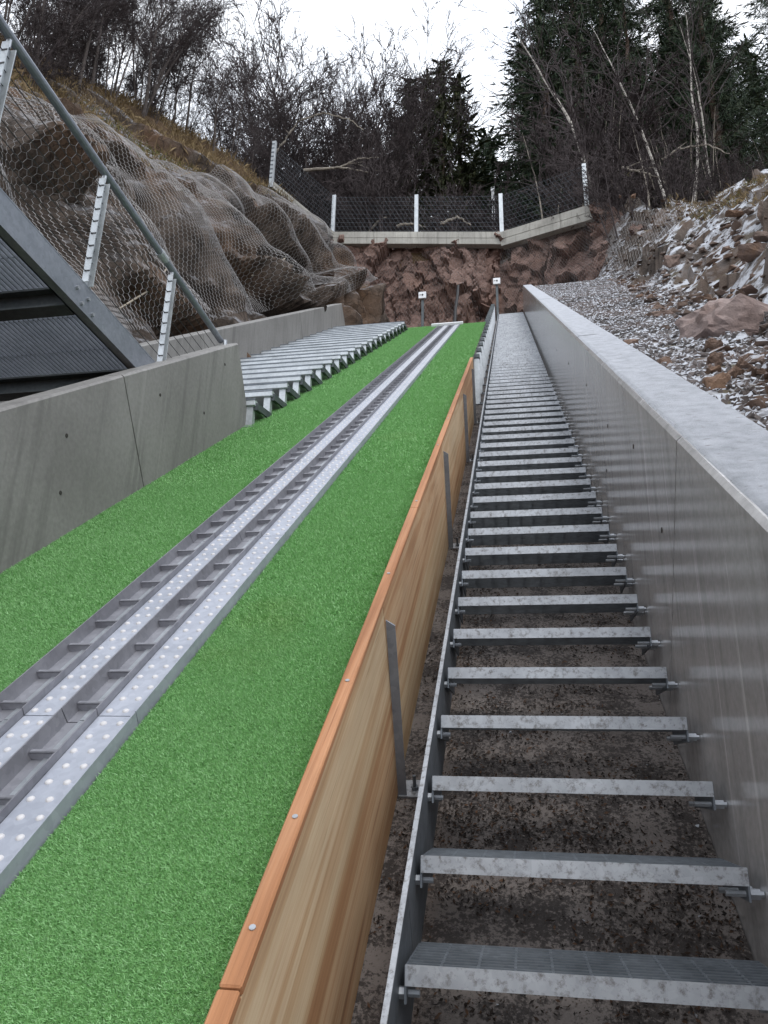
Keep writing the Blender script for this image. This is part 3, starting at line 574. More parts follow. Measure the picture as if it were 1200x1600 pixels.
# ------------------------------------------------------------------ steel platform at the left
pf_ = empty('steel_platform', (-3.4, 1.5, 1.6)); tag(pf_, 'raised grey steel platform with dark grating floor and pipe handrail', 'platform')
g = MB(); yA, yB = -2.6, 4.28
g.box((-2.345,yA,2.36),(-2.335,yB,2.53)); g.box((-2.345,yA,2.36),(-2.285,yB,2.368)); g.box((-2.345,yA,2.522),(-2.285,yB,2.53)); 
g.box((-2.294,yA,2.3682),(-2.286,yB,2.5218)); g.build('edge_beam', M['steelgrey'], pf_)
MB().box((-5.0,yA,2.36),(-4.93,yB,2.53)).build('edge_beam', M['steelgrey'], pf_)
cbs = [-2.5,-1.6,-.7,.2,1.3,2.3,3.26,4.16]
for y in cbs:
    g = MB(); g.box((-4.928,y-.004,2.372),(-2.347,y+.004,2.47)); g.box((-4.928,y-.05,2.36),(-2.347,y+.05,2.3718)); g.box((-4.928,y-.05,2.4702),(-2.347,y+.05,2.482)); g.build('cross_beam', M['steeldark'], pf_)
for a, b in zip(cbs[:-1], cbs[1:]):
    for x0, x1 in ((-4.92,-3.64),(-3.63,-2.36)):
        g = MB(); n = 40
        for k in range(n+1): x = x0+.004+(x1-x0-.008)*k/n; g.box((x-.0022,a+.006,2.4835),(x+.0022,b-.006,2.515))
        for k in range(2): y = a+(b-a)*(.3+.4*k); g.box((x0,y-.003,2.504),(x1,y+.003,2.512))
        g.build('grating_panel', M['steelgrey'], pf_)
for y in (3.20,3.26,3.31,3.37): MB().tube([(-2.286,y,2.455-.06*(y in (3.26,3.37))),(-2.272,y,2.455-.06*(y in (3.26,3.37)))], .011, 6).build('bolt', M['galv'], pf_)
for y in (.55,1.46,2.39,3.28,4.20):
    g = MB(); zt = 3.235; g.box((-2.30,y-.028,2.5305),(-2.294,y+.028,zt)); g.box((-2.2939,y+.022,2.5305),(-2.262,y+.028,zt)); g.box((-2.2939,y-.028,2.5305),(-2.262,y-.022,zt))
    rp_ = g.build('rail_post', M['galvbright'], pf_); MB().tube([(-2.288,y,zt-.01),(-2.288,y,3.275)], .013, 8).build('rail_stud', M['galv'], rp_)
    ph = MB()
    for k in range(8): z = 2.60+k*.083; ph.box((-2.2935,y-.0305,z-.004),(-2.2615,y-.0275,z+.004))
    ph.build('slots', M['black'], rp_)['kind'] = 'stuff'
MB().tube([(-2.288,-2.5,3.295),(-2.288,4.0,3.295),(-2.288,4.04,3.295),(-2.288,5.12,3.285)], .024, 12).build('handrail', M['steelgrey'], pf_)
MB().tube([(-2.288,4.0,3.295),(-2.288,4.09,3.295)], .029, 12).build('rail_joint', M['galvbright'], pf_)
MB().tube([(-2.25,5.12,3.285),(-2.25,5.13,3.2)], .018, 8).build('rail_end', M['galv'], pf_)
for k in range(8): z = 2.60+k*.083; ye = (z+.4826)/TT+.02; MB().tube([(-2.288,-2.5,z),(-2.288,max(4.22,ye),z)], .0028, 4).build('cable', M['cable'], pf_)
for x, y in ((-4.96,-2.3),(-4.96,1.3),(-2.42,-2.3)): zg = float(hgt(x,y))-.2; MB().box((x-.05,y-.05,zg),(x+.05,y+.05,2.359)).build('column', M['steelgrey'], pf_)
# ------------------------------------------------------------------ rockfall netting (real hexagonal wire)
def segmesh(p0, p1, r0, r1, n):
    d = p1-p0; d = d/np.maximum(np.linalg.norm(d, axis=1, keepdims=True), 1e-9); ref = np.where(np.abs(d[:,2:3]) < .9, [[0,0,1.]], [[1.,0,0]]); a = np.cross(d, ref); a /= np.linalg.norm(a, axis=1, keepdims=True); b = np.cross(d, a)
    an = np.arange(n)*2*np.pi/n; ring = np.cos(an)[None,:,None]*a[:,None]+np.sin(an)[None,:,None]*b[:,None]
    V = np.concatenate([p0[:,None]+ring*np.reshape(r0,(-1,1,1)), p1[:,None]+ring*np.reshape(r1,(-1,1,1))], 1).reshape(-1, 3)
    j = np.arange(n); q = np.stack([j, (j+1)%n, (j+1)%n+n, j+n], -1); Q = (q[None]+(np.arange(len(p0))*2*n)[:,None,None]).reshape(-1, 4); return V, Q
def dilate(D, k):
    for _ in range(k):
        E_ = D.copy(); E_[1:-1] = np.maximum(np.maximum(D[:-2], D[2:]), D[1:-1]); D = E_.copy(); D[:,1:-1] = np.maximum(np.maximum(E_[:,:-2], E_[:,2:]), E_[:,1:-1])
    return D
def net(surf, nrm, lu, lv, u0, u1, v0, v1, cw, ch, r, off, name, label, blurk=10):
    S = (surf[0]+nrm*(blur(dilate(surf[1], 3), blurk)+off)[...,None]) if isinstance(surf, tuple) else blur(surf, blurk)+nrm*off; a, b = S.shape[:2]
    nu, nv = int((u1-u0)/(cw/2)), int((v1-v0)/(ch*.75)); I, J = np.meshgrid(np.arange(nu), np.arange(nv), indexing='ij')
    U = u0+I*cw/2; V = v0+J*ch*.75+np.where((I+J) % 2 == 0, ch*.125, -ch*.125)
    U = U+.01*np.sin(V*5+U*2); fi = np.clip(U/lu*(a-1), 0, a-1.001); fj = np.clip(V/lv*(b-1), 0, b-1.001); i0 = fi.astype(int); j0 = fj.astype(int); A = (fi-i0)[...,None]; B = (fj-j0)[...,None]
    Pn = (S[i0,j0]*(1-A)+S[i0+1,j0]*A)*(1-B)+(S[i0,j0+1]*(1-A)+S[i0+1,j0+1]*A)*B
    e1 = (Pn[:-1].reshape(-1,3), Pn[1:].reshape(-1,3)); mk = ((I+J) % 2 == 0)[:,:-1]; e2 = (Pn[:,:-1][mk], Pn[:,1:][mk])
    p0 = np.concatenate([e1[0], e2[0]]); p1 = np.concatenate([e1[1], e2[1]])
    v, q = segmesh(p0, p1, np.full(len(p0), r), np.full(len(p0), r), 3); o = link(name, v, None, M['wire'], tri=q); tag(o, label, 'netting'); return o
net(netL, nL, 34.2, vL[-1], 9.0, 33.4, 1.6, 5.5, .078, .095, .003, .03, 'rockfall_net', 'hexagonal wire rockfall netting draped over the grey-brown rock face')
net((baseB[150:], dB[150:]), nB[150:], 8.1, 6.6, .3, 6.6, .8, 5.6, .09, .11, .0026, .03, 'rockfall_net', 'wire rockfall netting hanging over the red rock behind the stairs')
net((baseB[:150], dB[:150]), nB[:150], 8.1, 6.6, 1.6, 8.0, .8, 5.3, .13, .16, .002, .03, 'rockfall_net', 'wire rockfall netting hanging over the red rock below the fence', 6)
# net mound at the head of the right bank
tm = np.linspace(22.5, 29.0, 60); xm = np.linspace(3.3, 6.0, 40); A_, B_ = np.meshgrid(tm, xm, indexing='ij'); mound = bankpt(A_, B_)+np.array([0,0,.12]); nm_ = np.zeros_like(mound); nm_[...,2] = 1
net(mound, nm_, 7, 3.4, .1, 6.9, .1, 3.3, .11, .13, .004, .04, 'rockfall_net', 'grey wire netting heaped over the head of the snowy bank', 4)
sg = [(np.array(a), np.array(b)) for a, b in ()]
def onX(px, py, X): r = ray(px, py); return r*(X/r[0])
g = MB(); a = onX(168,484,-4.72); b = onX(252,416,-4.85); c = (a+b)/2-np.array([-.1,0,.06]); g.tube([a+np.array([.15,0,0]),c+np.array([.12,0,0]),b+np.array([.12,0,0])], .012, 6); o = g.build('rope', M['rope']); tag(o, 'pale rope tied slanting across the wire netting behind the handrail', 'rope')
a = onX(378,432,-5.0); b = onX(432,405,-5.1); o = MB().tube([a+np.array([.2,0,0]), (a+b)/2+np.array([.2,0,-.05]), b+np.array([.2,0,0])], .014, 6).build('rope', M['rope']); tag(o, 'short pale rope on the netted rock below the striped post', 'rope')
# ------------------------------------------------------------------ edge beam and fence on the rim
rim = [atY(423,282,21.2), atY(519,362,24.6), atY(650,362,24.95), atY(784,362,24.75), atY(926,318,23.3)]
rim = [np.array([q[0], q[1]+.1, q[2]]) for q in rim]
eb = empty('edge_beam', rim[2]-np.array([0,0,.6])); tag(eb, 'pale board-marked concrete beam along the rim under the wire fence', 'beam')
def bseg(a, b, n, zt, h):
    for k in range(n):
        p = a+(b-a)*k/n; q = a+(b-a)*(k+1)/n; d = (q-p); d[2] = 0; d /= np.linalg.norm(d); s_ = np.array([-d[1], d[0], 0]); p = p+d*.004; q = q-d*.004
        for (z0, z1, o_) in ((-h*.52, -.012, 0), (-h, -h*.52-.006, .006)):
            f0 = p-s_*(.12-o_); f1 = q-s_*(.12-o_); g0 = p+s_*.16; g1 = q+s_*.16; Z = lambda v_, z: v_+np.array([0,0,z])
            MB().hexa([Z(f0,z0),Z(f1,z0),Z(g1,z0),Z(g0,z0),Z(f0,z1),Z(f1,z1),Z(g1,z1),Z(g0,z1)]).build('cast_panel', M['concpale'], eb, bevel=.008)
bseg(rim[1], rim[2], 2, 0, .58); bseg(rim[2], rim[3], 2, 0, .58); bseg(rim[3], rim[4], 3, 0, .66); bseg(rim[0], rim[1], 3, 0, .3)
fe = empty('wire_fence', rim[2]); tag(fe, 'wire mesh fence with galvanised posts on the concrete rim beam', 'fence')
posts = [atY(423,280,21.2), atY(519,360,24.6), atY(650,360,24.95), atY(784,360,24.75), atY(917,316,23.4)]; posts = [np.array([q[0], q[1]+.1, q[2]]) for q in posts]
FH = 1.78
for k, p in enumerate(posts):
    g = MB(); g.box((p[0]-.075,p[1]-.06,p[2]-.3),(p[0]+.075,p[1]-.05,p[2]+FH)); g.box((p[0]-.075,p[1]-.0499,p[2]-.3),(p[0]-.065,p[1]+.05,p[2]+FH)); g.box((p[0]+.065,p[1]-.0499,p[2]-.3),(p[0]+.075,p[1]+.05,p[2]+FH))
    fpst = g.build('fence_post', M['galvbright'], fe)
    if k in (0, 4):
        s_ = MB()
        for j in range(9): z = p[2]+.12+j*.19; s_.box((p[0]-.074,p[1]-.066,z-.03),(p[0]+.03,p[1]-.0605,z+.03))
        s_.build('slots', M['galvdark'], fpst)['kind'] = 'stuff'
for a, b in zip(posts[:-1], posts[1:]):
    for k in range(9):
        z = np.array([0,0,.06+k*.205]); mid = (a+b)/2+z-np.array([0,0,.02]); MB().tube([a+z, mid, b+z], .008, 4, False).build('fence_wire', M['galvdark'], fe)
    L = np.linalg.norm(b-a); n = int(L/.17); p0, p1 = [], []
    for sgn in (1, -1):
        for k in range(-20, n+20):
            s0 = k*.17; s1 = s0+sgn*1.7*.55; lo, hi = sorted((s0, s1)); 
            for m0, m1 in ((0, 1),):
                u0, u1 = s0, s1; z0, z1 = .04, 1.74
                # clip to the bay
                def cl_(u, uo, z, zo, L=L):
                    if u < 0: return 0, z+(zo-z)*(0-u)/(uo-u)
                    if u > L: return L, z+(zo-z)*(L-u)/(uo-u)
                    return u, z
                if max(u0,u1) <= 0 or min(u0,u1) >= L: continue
                (c0, e0), (c1, e1) = cl_(u0,u1,z0,z1), cl_(u1,u0,z1,z0); d = (b-a)/L
                p0.append(a+d*c0+[0,0,e0]); p1.append(a+d*c1+[0,0,e1])
    v, q = segmesh(np.array(p0), np.array(p1), np.full(len(p0), .0022), np.full(len(p0), .0022), 3); link('mesh_panel', v, None, M['galvdark'], fe, tri=q)
# ------------------------------------------------------------------ gravel, rubble and boulders
rg = np.random.default_rng(33)
n = 15000; t = 1+27*rg.random(n)**.8; fx = np.interp(t, [-3,3,8,16,27,30], [1.05,1.2,1.75,2.5,3.4,3.5]); X = .9+rg.random(n)**1.1*(fx+.45-.9); s = rg.uniform(.016,.042,n)*np.interp(t,[0,8,27],[.75,1,1.25])
o = scatter('gravel', bankpt(t, X)+np.array([0,0,.006]), s, M['gravel'], rg, 10); tag(o, 'frosted grey gravel lying along the back of the long wet wall', 'gravel', kind='stuff')
n = 5500; t = 1+28*rg.random(n); fx = np.interp(t, [-3,3,8,16,27,30], [1.05,1.2,1.75,2.5,3.4,3.5]); X = fx-.1+rg.random(n)**1.3*5.4; s = .022+.075*rg.random(n)**3.5
o = scatter('rubble', bankpt(t, X), s*1.25, M['rockS'], rg, 11, (1.25,.9,.45), 6, .75); tag(o, 'snow-dusted slabs and rubble strewn over the earth bank', 'rubble', kind='stuff')
def boulder(px, py, X, size, mt, label, group=None, sq=(1,.8,.75), seed=0, n=16, rz=0):
    r = np.random.default_rng(seed); d = ray(px, py)
    # first hit of the pixel's ray with the bank
    best = None
    for k in np.arange(2.5, 34, .05):
        p = d*k; tt = p[1]*CT+p[2]*ST
        if p[0] < .9 or p[0] > 9: continue
        h_ = bankpt(np.array(tt), np.array(p[0]))
        if p[2] <= h_[2]+.02: best = p; break
    if best is None: return None
    hv, hf = hull(r, n, sq, .25); fine = []
    bm = bmesh.new(); vs_ = [bm.verts.new(q) for q in hv]; [bm.faces.new([vs_[i] for i in f]) for f in hf]
    bmesh.ops.subdivide_edges(bm, edges=bm.edges, cuts=6, use_grid_fill=True); bm.verts.index_update(); V = np.array([q.co for q in bm.verts]); F = [tuple(q.index for q in f.verts) for f in bm.faces]; bm.free()
    V = V*(1+.07*lownoise(V, 3, r)[:,None]+(.13*fbm(V+seed, 1.2, 6)+.07*fbm(V-seed, 3.5, 5))[:,None]); c, s_ = math.cos(rz), math.sin(rz); V = V@np.array([[c,s_,0],[-s_,c,0],[0,0,1]])
    o = link('boulder', V*size+best+np.array([.0,.3*size,-.12*size]), F, M[mt]); tag(o, label, 'boulder', group); return o
boulder(1160,500,2.8,.38,'rockP','big smooth pink-grey boulder embedded in the snowy bank','',(1.3,.9,.75),3,22,.3)
boulder(1196,325,5,.2,'rockS','tilted grey slab standing near the top of the snowy bank','',(.6,.5,1.1),4,14,.5)
boulder(1122,597,1.6,.085,'rockC','brown squarish boulder lying just behind the long wet wall','',(1,.8,.9),8,14,.2)
boulder(1040,566,1.6,.085,'rockC','brown flat-topped boulder on frosted gravel behind the long wall','',(1.2,.8,.6),9)
boulder(985,535,1.6,.075,'rockC','small dark brown boulder at the edge of the frosted gravel','',(1,.8,.6),10)
boulder(1045,490,2.3,.17,'rockC','long brown boulder half buried in snow on the lower bank','',(1.7,.8,.5),11,16,.5)
boulder(1097,464,2.6,.11,'rockC','orange-brown boulder just above the long half-buried one','',(1.1,.8,.7),12)
boulder(1050,405,3.5,.17,'rockC','orange-brown blocky boulder high on the rubble slope','',(1,.8,.8),13)
boulder(1180,388,4.5,.16,'rockC','broad flat slab with dark hollow under it on the upper bank','',(1.4,.9,.5),14,16,.4)
boulder(1150,330,5.5,.14,'rockS','pale slab below the grassy rim of the bank','',(1.4,.8,.5),15,16,.2)
for k in range(56):
    px, py = rnd.uniform(960,1195), rnd.uniform(300,640)
    if py > 430 and px < 960+(py-430)*.9: continue
    boulder(px, py, 3, rnd.uniform(.03,.10), rnd.choice(['rockS','rockS','rockC']), 'loose angular rock among the rubble of the snowy bank', 'loose rocks on the snowy bank', (rnd.uniform(1,1.6),.85,rnd.uniform(.4,.8)), 100+k, 14, rnd.uniform(0,3))
# ------------------------------------------------------------------ grass and moss along the rims
def tufts(name, P0, n, hlen, mt, rg, label, cat):
    idx = rg.integers(0, len(P0), n); b = P0[idx]+rg.normal(0, .07, (n,3))*[1,1,.2]; h = hlen*rg.uniform(.5,1.4,n); d = rg.normal(0,.5,(n,3)); d[:,2] = 1; d /= np.linalg.norm(d, axis=1, keepdims=True); s = rg.normal(0,1,(n,3)); s[:,2] = 0; s /= np.linalg.norm(s, axis=1, keepdims=True); s *= .008
    mid = b+d*h[:,None]*.6; tip = b+d*h[:,None]+np.stack([d[:,0],d[:,1],-.4*np.ones(n)],-1)*h[:,None]*.35
    v = np.stack([b-s, b+s, mid+s*.7, tip, mid-s*.7], 1).reshape(-1,3); o = link(name, v, None, M[mt], tri=np.arange(len(v)).reshape(-1,5)); tag(o, label, cat, kind='stuff')
r0 = np.argmin(np.abs(vL-5.4)); rimL = cliffL[:, r0:].reshape(-1,3); tufts('dry_grass', rimL[RG.random(len(rimL)) < np.clip(.5+lownoise(rimL, 1.3, RG), .02, 1)], 26000, .24, 'drygrass', RG, 'straw-coloured dry grass along the rim of the netted rock face', 'grass')
gl = np.stack([RG.uniform(-15,-7,60000), RG.uniform(5,26,60000)], -1); gl = np.concatenate([gl, hgt(gl[:,0],gl[:,1])[:,None]],1); tufts('dry_grass', gl[lownoise(gl, .9, RG) > -.15], 30000, .3, 'drygrass', RG, 'brown grass under the bare trees above the netted rock face', 'grass')
gl = np.stack([RG.uniform(2.8,16,60000), RG.uniform(14,30,60000)], -1); gl = np.concatenate([gl, hgt(gl[:,0],gl[:,1])[:,None]],1); tufts('dry_grass', gl[lownoise(gl, .9, RG) > -.15], 26000, .26, 'drygrass', RG, 'brown grass under the spruces and birches beside the bank', 'grass')
tufts('moss', rimL[lownoise(rimL, .8, RG) > .22], 9000, .09, 'moss', RG, 'yellow-green moss patches on the rim of the netted rock face', 'moss')
A_, B_ = np.meshgrid(np.linspace(14,29,150), np.linspace(5.0,9,60), indexing='ij'); rr = bankpt(A_, B_).reshape(-1,3); tufts('dry_grass', rr[lownoise(rr, 1.2, RG) > -.1], 15000, .2, 'drygrass', RG, 'dry grass on the top of the snowy bank below the spruces', 'grass')
tufts('moss', np.concatenate([rr[lownoise(rr, 1., RG) > .25], np.array([[3.6,23.2,20.0],[3.9,23.1,19.95],[4.3,22.8,20.0]])]), 5000, .09, 'moss', RG, 'green moss on the top of the snowy bank', 'moss')
bk = np.stack(np.meshgrid(np.linspace(-9,9,120), np.linspace(25.6,31,50), indexing='ij'), -1).reshape(-1,2); bk = np.concatenate([bk, hgt(bk[:,0],bk[:,1])[:,None]],1); tufts('dry_grass', bk[lownoise(bk, 1., RG) > 0], 14000, .28, 'drygrass', RG, 'brown grass on the ground behind the wire fence', 'grass')
# ------------------------------------------------------------------ trees
def grow_bare(rg, H, r0, lean=0., upright=.75, dens=1., fork=0, multi=1, kids=(9,7,5)):
    segs = []
    def branch(p, d, L, r, lev, maxlev):
        n = max(3, int(L/(.55 if lev == 0 else .32))); q = p.copy(); pts = [(q.copy(), r)]; dd = d.copy()
        for k in range(n):
            dd = dd+rg.normal(0, .045 if lev == 0 else .10+.05*lev, 3)+np.array([0,0,.055*upright*(1 if lev else .3)]); dd /= np.linalg.norm(dd); q = q+dd*L/n; pts.append((q.copy(), r*(1-(k+1)/n)**.8*.95+.0035))
        for (a, ra), (b, rb) in zip(pts[:-1], pts[1:]): segs.append((a, b, ra, rb, lev))
        if lev >= maxlev: return
        nk = int(kids[lev]*dens*(1 if lev else L/3.2)) if lev == 0 else int(kids[lev]*dens)
        for _ in range(max(2, nk)):
            u = rg.uniform(.28 if lev == 0 else .12, 1)**.8; i = min(int(u*n), n-1); f = u*n-i; a, ra = pts[i]; b, rb = pts[i+1]; s = a+(b-a)*min(f,1); base = b-a; base /= np.linalg.norm(base)
            side = rg.normal(0,1,3); side -= base*(side@base); side /= np.linalg.norm(side); ang = rg.uniform(.45,.95)-(.15*upright); nd = base*math.cos(ang)+side*math.sin(ang)
            branch(s, nd, L*rg.uniform(.3,.52)*(1.05-.55*u if lev == 0 else .85), max(.004, (ra+(rb-ra)*f)*rg.uniform(.42,.65)), lev+1, maxlev)
    for k in range(multi):
        a = rg.uniform(0,6.28); s = (.05 if multi == 1 else .2); d = np.array([math.cos(a)*s+lean, math.sin(a)*s, 1.]); d /= np.linalg.norm(d)
        branch(np.array([math.cos(a)*.08*(multi-1), math.sin(a)*.08*(multi-1), -.25]), d, H*(1 if k == 0 else rg.uniform(.7,.98)), r0*(1 if multi == 1 else .7), 0, 3)
    return segs
def treemesh(segs, lo, hi, sides, rs=1.):
    s = [q for q in segs if lo <= q[4] <= hi]; p0 = np.array([q[0] for q in s]); p1 = np.array([q[1] for q in s]); return segmesh(p0, p1, np.array([q[2] for q in s])*rs, np.array([q[3] for q in s])*rs, sides)
def rawmesh(name, v, q, mt):
    me = bpy.data.meshes.new(name); me.vertices.add(len(v)); me.vertices.foreach_set('co', v.ravel()); k = q.shape[1]; me.loops.add(q.size); me.loops.foreach_set('vertex_index', q.astype(np.int32).ravel()); me.polygons.add(len(q)); me.polygons.foreach_set('loop_start', np.arange(0,q.size,k,dtype=np.int32)); me.update(calc_edges=True); me.shade_flat(); me.materials.append(mt); return me
PROTO = {}
def mkbare(key, H, r0, mt, seed, **kw):
    s = grow_bare(np.random.default_rng(seed), H, r0, **kw); v, q = treemesh(s, 0, 0, 7); a = rawmesh('trunk', v, q, mt)
    v1, q1 = treemesh(s, 1, 1, 4); v2, q2 = treemesh(s, 2, 3, 3, 1.15); c = rawmesh('crown', np.concatenate([v1, v2]), np.concatenate([q1, q2+len(v1)]), M['barkdark']); PROTO[key] = (max(v[:,2].max(), v1[:,2].max(), v2[:,2].max()), a, c)
mkbare('b0', 9, .085, M['bark'], 1, dens=1.15); mkbare('b1', 8, .07, M['bark'], 2, dens=1.2, multi=2); mkbare('b2', 10, .10, M['bark'], 3, dens=1.1, lean=.12)
mkbare('b3', 7, .055, M['bark'], 4, dens=1.1, multi=4, upright=1.0); mkbare('b4', 9, .075, M['bark'], 5, dens=1.25, multi=3, upright=1.05); mkbare('sh', 3.2, .028, M['barkdark'], 6, dens=1.0, multi=6, upright=.5)
mkbare('sp', 6, .04, M['deadwood'], 16, dens=.5, upright=.9); mkbare('sq', 6, .032, M['deadwood'], 17, dens=.45, multi=3, upright=.8)
mkbare('bi0', 10, .085, M['birch'], 8, dens=.75, lean=-.07); mkbare('bi1', 9, .075, M['birch'], 9, dens=.7, multi=2, lean=-.05); mkbare('bi2', 8, .055, M['birch'], 10, dens=.5, lean=-.2)
def mkspruce(key, H, R, seed, mt, bare=.12, thin=1.):
    rg = np.random.default_rng(seed); segs = []; n = int(H/.5); pts = [np.array([rg.normal(0,.02), rg.normal(0,.02), -.3+k*(H+.3)/n]) for k in range(n+1)]; rr = lambda z: max(.012, .017*H*(1-z/H)**.9)
    for a, b in zip(pts[:-1], pts[1:]): segs.append((a, b, rr(max(a[2],0)), rr(b[2]), 0))
    Q = []; z = bare*H
    while z < H*.995:
        f = z/H; L0 = R*(1-f)**.72*(1 if f > .25 else .75+f); nb = rg.integers(7, 11)
        for _ in range(nb):
            if rg.random() < .12*thin: continue
            az = rg.uniform(0,6.283); L = L0*rg.uniform(.5,1.15)+.12; el = .35*f-.22+rg.normal(0,.1); d = np.array([math.cos(az),math.sin(az),0]); s = np.array([-math.sin(az),math.cos(az),0]); p = np.array([0,0,z+rg.uniform(-.15,.15)]); m_ = max(3, int(L/.2)); prev = p
            for k in range(1, m_+1):
                u = k/m_; q = p+d*L*u+np.array([0,0, L*(math.tan(el)*u-.26*u*u+.16*u**3)]); segs.append((prev, q, .012*(1-u)+.004, .012*(1-u)+.003, 1)); 
                if u > .12:
                    w_ = (.34*(1-u)+.13)*min(1, L/1.2)+.06
                    for sg_ in (-1, 1)*6:
                        l = w_*rg.uniform(.5,1.25); dr = s*sg_*rg.uniform(.35,1)+d*rg.uniform(.2,1.1)+np.array([0,0,rg.uniform(-.9,.05)]); dr /= np.linalg.norm(dr); nr = np.cross(dr, rg.normal(0,1,3)); nr /= np.linalg.norm(nr); wd = rg.uniform(.006,.015)
                        o_ = prev+(q-prev)*rg.random(); Q.append([o_, o_+dr*l*.45+nr*wd, o_+dr*l, o_+dr*l*.5-nr*wd])
                    for _k in range(2):
                        o_ = prev+(q-prev)*rg.random(); l = rg.uniform(.12,.3); dr = np.array([rg.normal(0,.2),rg.normal(0,.2),-1]); Q.append([o_, o_+dr*l*.5+s*.014, o_+dr*l, o_+dr*l*.5-s*.014])
                prev = q
            Q.append([prev-d*.05, prev+d*.06+s*.03, prev+d*.2, prev+d*.06-s*.03])
        z += rg.uniform(.24,.36)*(.55+.45*(1-f))
    v, q = treemesh(segs, 0, 0, 7); a = rawmesh('trunk', v, q, M['barkred']); v1, q1 = treemesh(segs, 1, 1, 3); br_ = rawmesh('branches', v1, q1, M['barkdark'])
    v = np.array(Q).reshape(-1,3); c = rawmesh('crown', v, np.arange(len(v)).reshape(-1,4), mt); PROTO[key] = (H, a, c, br_)
mkspruce('s0', 14, 2.3, 1, M['needle'], .16); mkspruce('s1', 12, 1.9, 2, M['needle'], .10); mkspruce('s2', 9, 1.05, 3, M['needlew'], .2, 1.6); mkspruce('s3', 5, 1.1, 4, M['needle'], .06, 1.5); mkspruce('s4', 15, 2.6, 5, M['needle'], .28, 1.3)
NM = ['trunk','crown','branches']
def plant(key, name, X, Y, H, rz, label, cat, group=None, sx=1., dz=0.):
    p = PROTO[key]; s = H/p[0]; z = float(hgt(X, Y))-.05+dz; e = empty(name, (X, Y, z)); e.rotation_euler = (0,0,rz); e.scale = (s*sx, s*sx, s); tag(e, label, cat, group)
    for nm, me in zip(NM, p[1:]):
        o = bpy.data.objects.new(nm, me); COL.objects.link(o); o.parent = e
        if nm == 'branches': o['kind'] = 'stuff'
    return e
def ptop(px, pyt, Y, key, name, label, cat, group=None, sx=1., rz=None, minh=1.5):
    q = atY(px, pyt, Y); 
    X = q[0]; H = max(minh, q[2]-float(hgt(X, Y)))
    return plant(key, name, X, Y, H, rnd.uniform(0,6.28) if rz is None else rz, label, cat, group, sx)
# left thicket: dark bare trees on the slope above the netting
KIND = dict(b0='single-stemmed bare dark tree', b1='two-stemmed bare dark tree', b2='leaning bare dark tree', b3='four-stemmed slim bare tree', b4='three-stemmed upright bare tree'); LG = 'bare trees above the netted rock'
k = 0
for row, (xa, xb, ya, yb, n) in enumerate([(-8.8,-10.5,8,22,16), (-10.5,-13,8,25,18), (-13,-17,9,27,16), (-17,-26,11,31,18)]):
    for j in range(n):
        Y = ya+(yb-ya)*(j+rnd.uniform(.1,.9))/n; X = rnd.uniform(xb, xa); key = rnd.choice(['b0','b1','b2','b3','b4'])
        H = rnd.uniform(4.6,6.6)*(1+.12*row)*(.9 if Y > 21 else 1); plant(key, 'bare_tree', X, Y, H, rnd.uniform(0,6.28), KIND[key]+(' at the edge of the netted rock face', ' in the thicket above the netted rock face', ' deep in the thicket above the netted rock face', ' far back in the thicket above the netted rock face')[row], 'tree', LG)
for j in range(40):
    Y = rnd.uniform(8,26); X = rnd.uniform(-8.6,-14); plant('sh', 'bare_shrub', X, Y, rnd.uniform(1.3,2.8), rnd.uniform(0,6.28), 'low bare shrub among the trees above the netted rock face', 'shrub', 'bare shrubs above the netted rock')
plant('bi0', 'birch_tree', -9.2, 8.6, 6.5, 2.0, 'pale-barked birch at the rim above the platform handrail', 'tree')
plant('s1', 'spruce_tree', -13.5, 10.8, 8.5, 1.0, 'dark spruce standing among bare trees above the platform', 'tree', None, 1.2)
# centre back
for (px, pyt, Y, key, sx) in [(548,48,33,'b4',1.0),(562,75,35,'b0',.9),(525,75,34,'b1',1.0),(500,140,31,'b4',1.1),(470,150,30,'b3',1.1),(578,120,36,'b3',.9),(455,100,33,'b0',1.),(425,120,29,'b4',1.),(480,200,28,'b3',1.2),(545,140,31,'b3',1.2),(520,170,29.5,'b1',1.1),(440,190,27.5,'b3',1.),(565,170,31,'b4',.9),(585,190,32,'b3',.9)]:
    ptop(px, pyt, Y, key, 'bare_tree', KIND[key]+' behind the fence beside the green spruces', 'tree', 'bare trees behind the fence', sx)
for (px, pyt, Y, key, sx, lab) in [(640,128,36,'s2',1.0,'slender spruce next to the bare trees behind the fence'),(690,100,36,'s2',1.0,'tallest warm green spruce in the middle clump behind the fence'),(668,122,38,'s2',.95,'dark spruce behind the middle clump behind the fence'),(716,125,39,'s2',1.15,'ragged spruce at the edge of the open sky gap'),(625,190,39,'s1',1.2,'dark spruce low behind the bare trees and fence'),(560,230,38,'s1',1.3,'dark broad spruce under the big bare crown behind the fence'),(500,250,37,'s1',1.3,'dark low spruce behind the pale fallen branch'),(760,208,44,'s3',.9,'small lone spruce in the open sky gap'),(738,262,42,'s3',1.1,'little dark spruce left of the lone one in the gap'),(789,268,42,'s3',1.1,'little dark spruce under the tall spruces by the gap')]:
    ptop(px, pyt, Y, key, 'spruce_tree', lab, 'tree', None, sx)
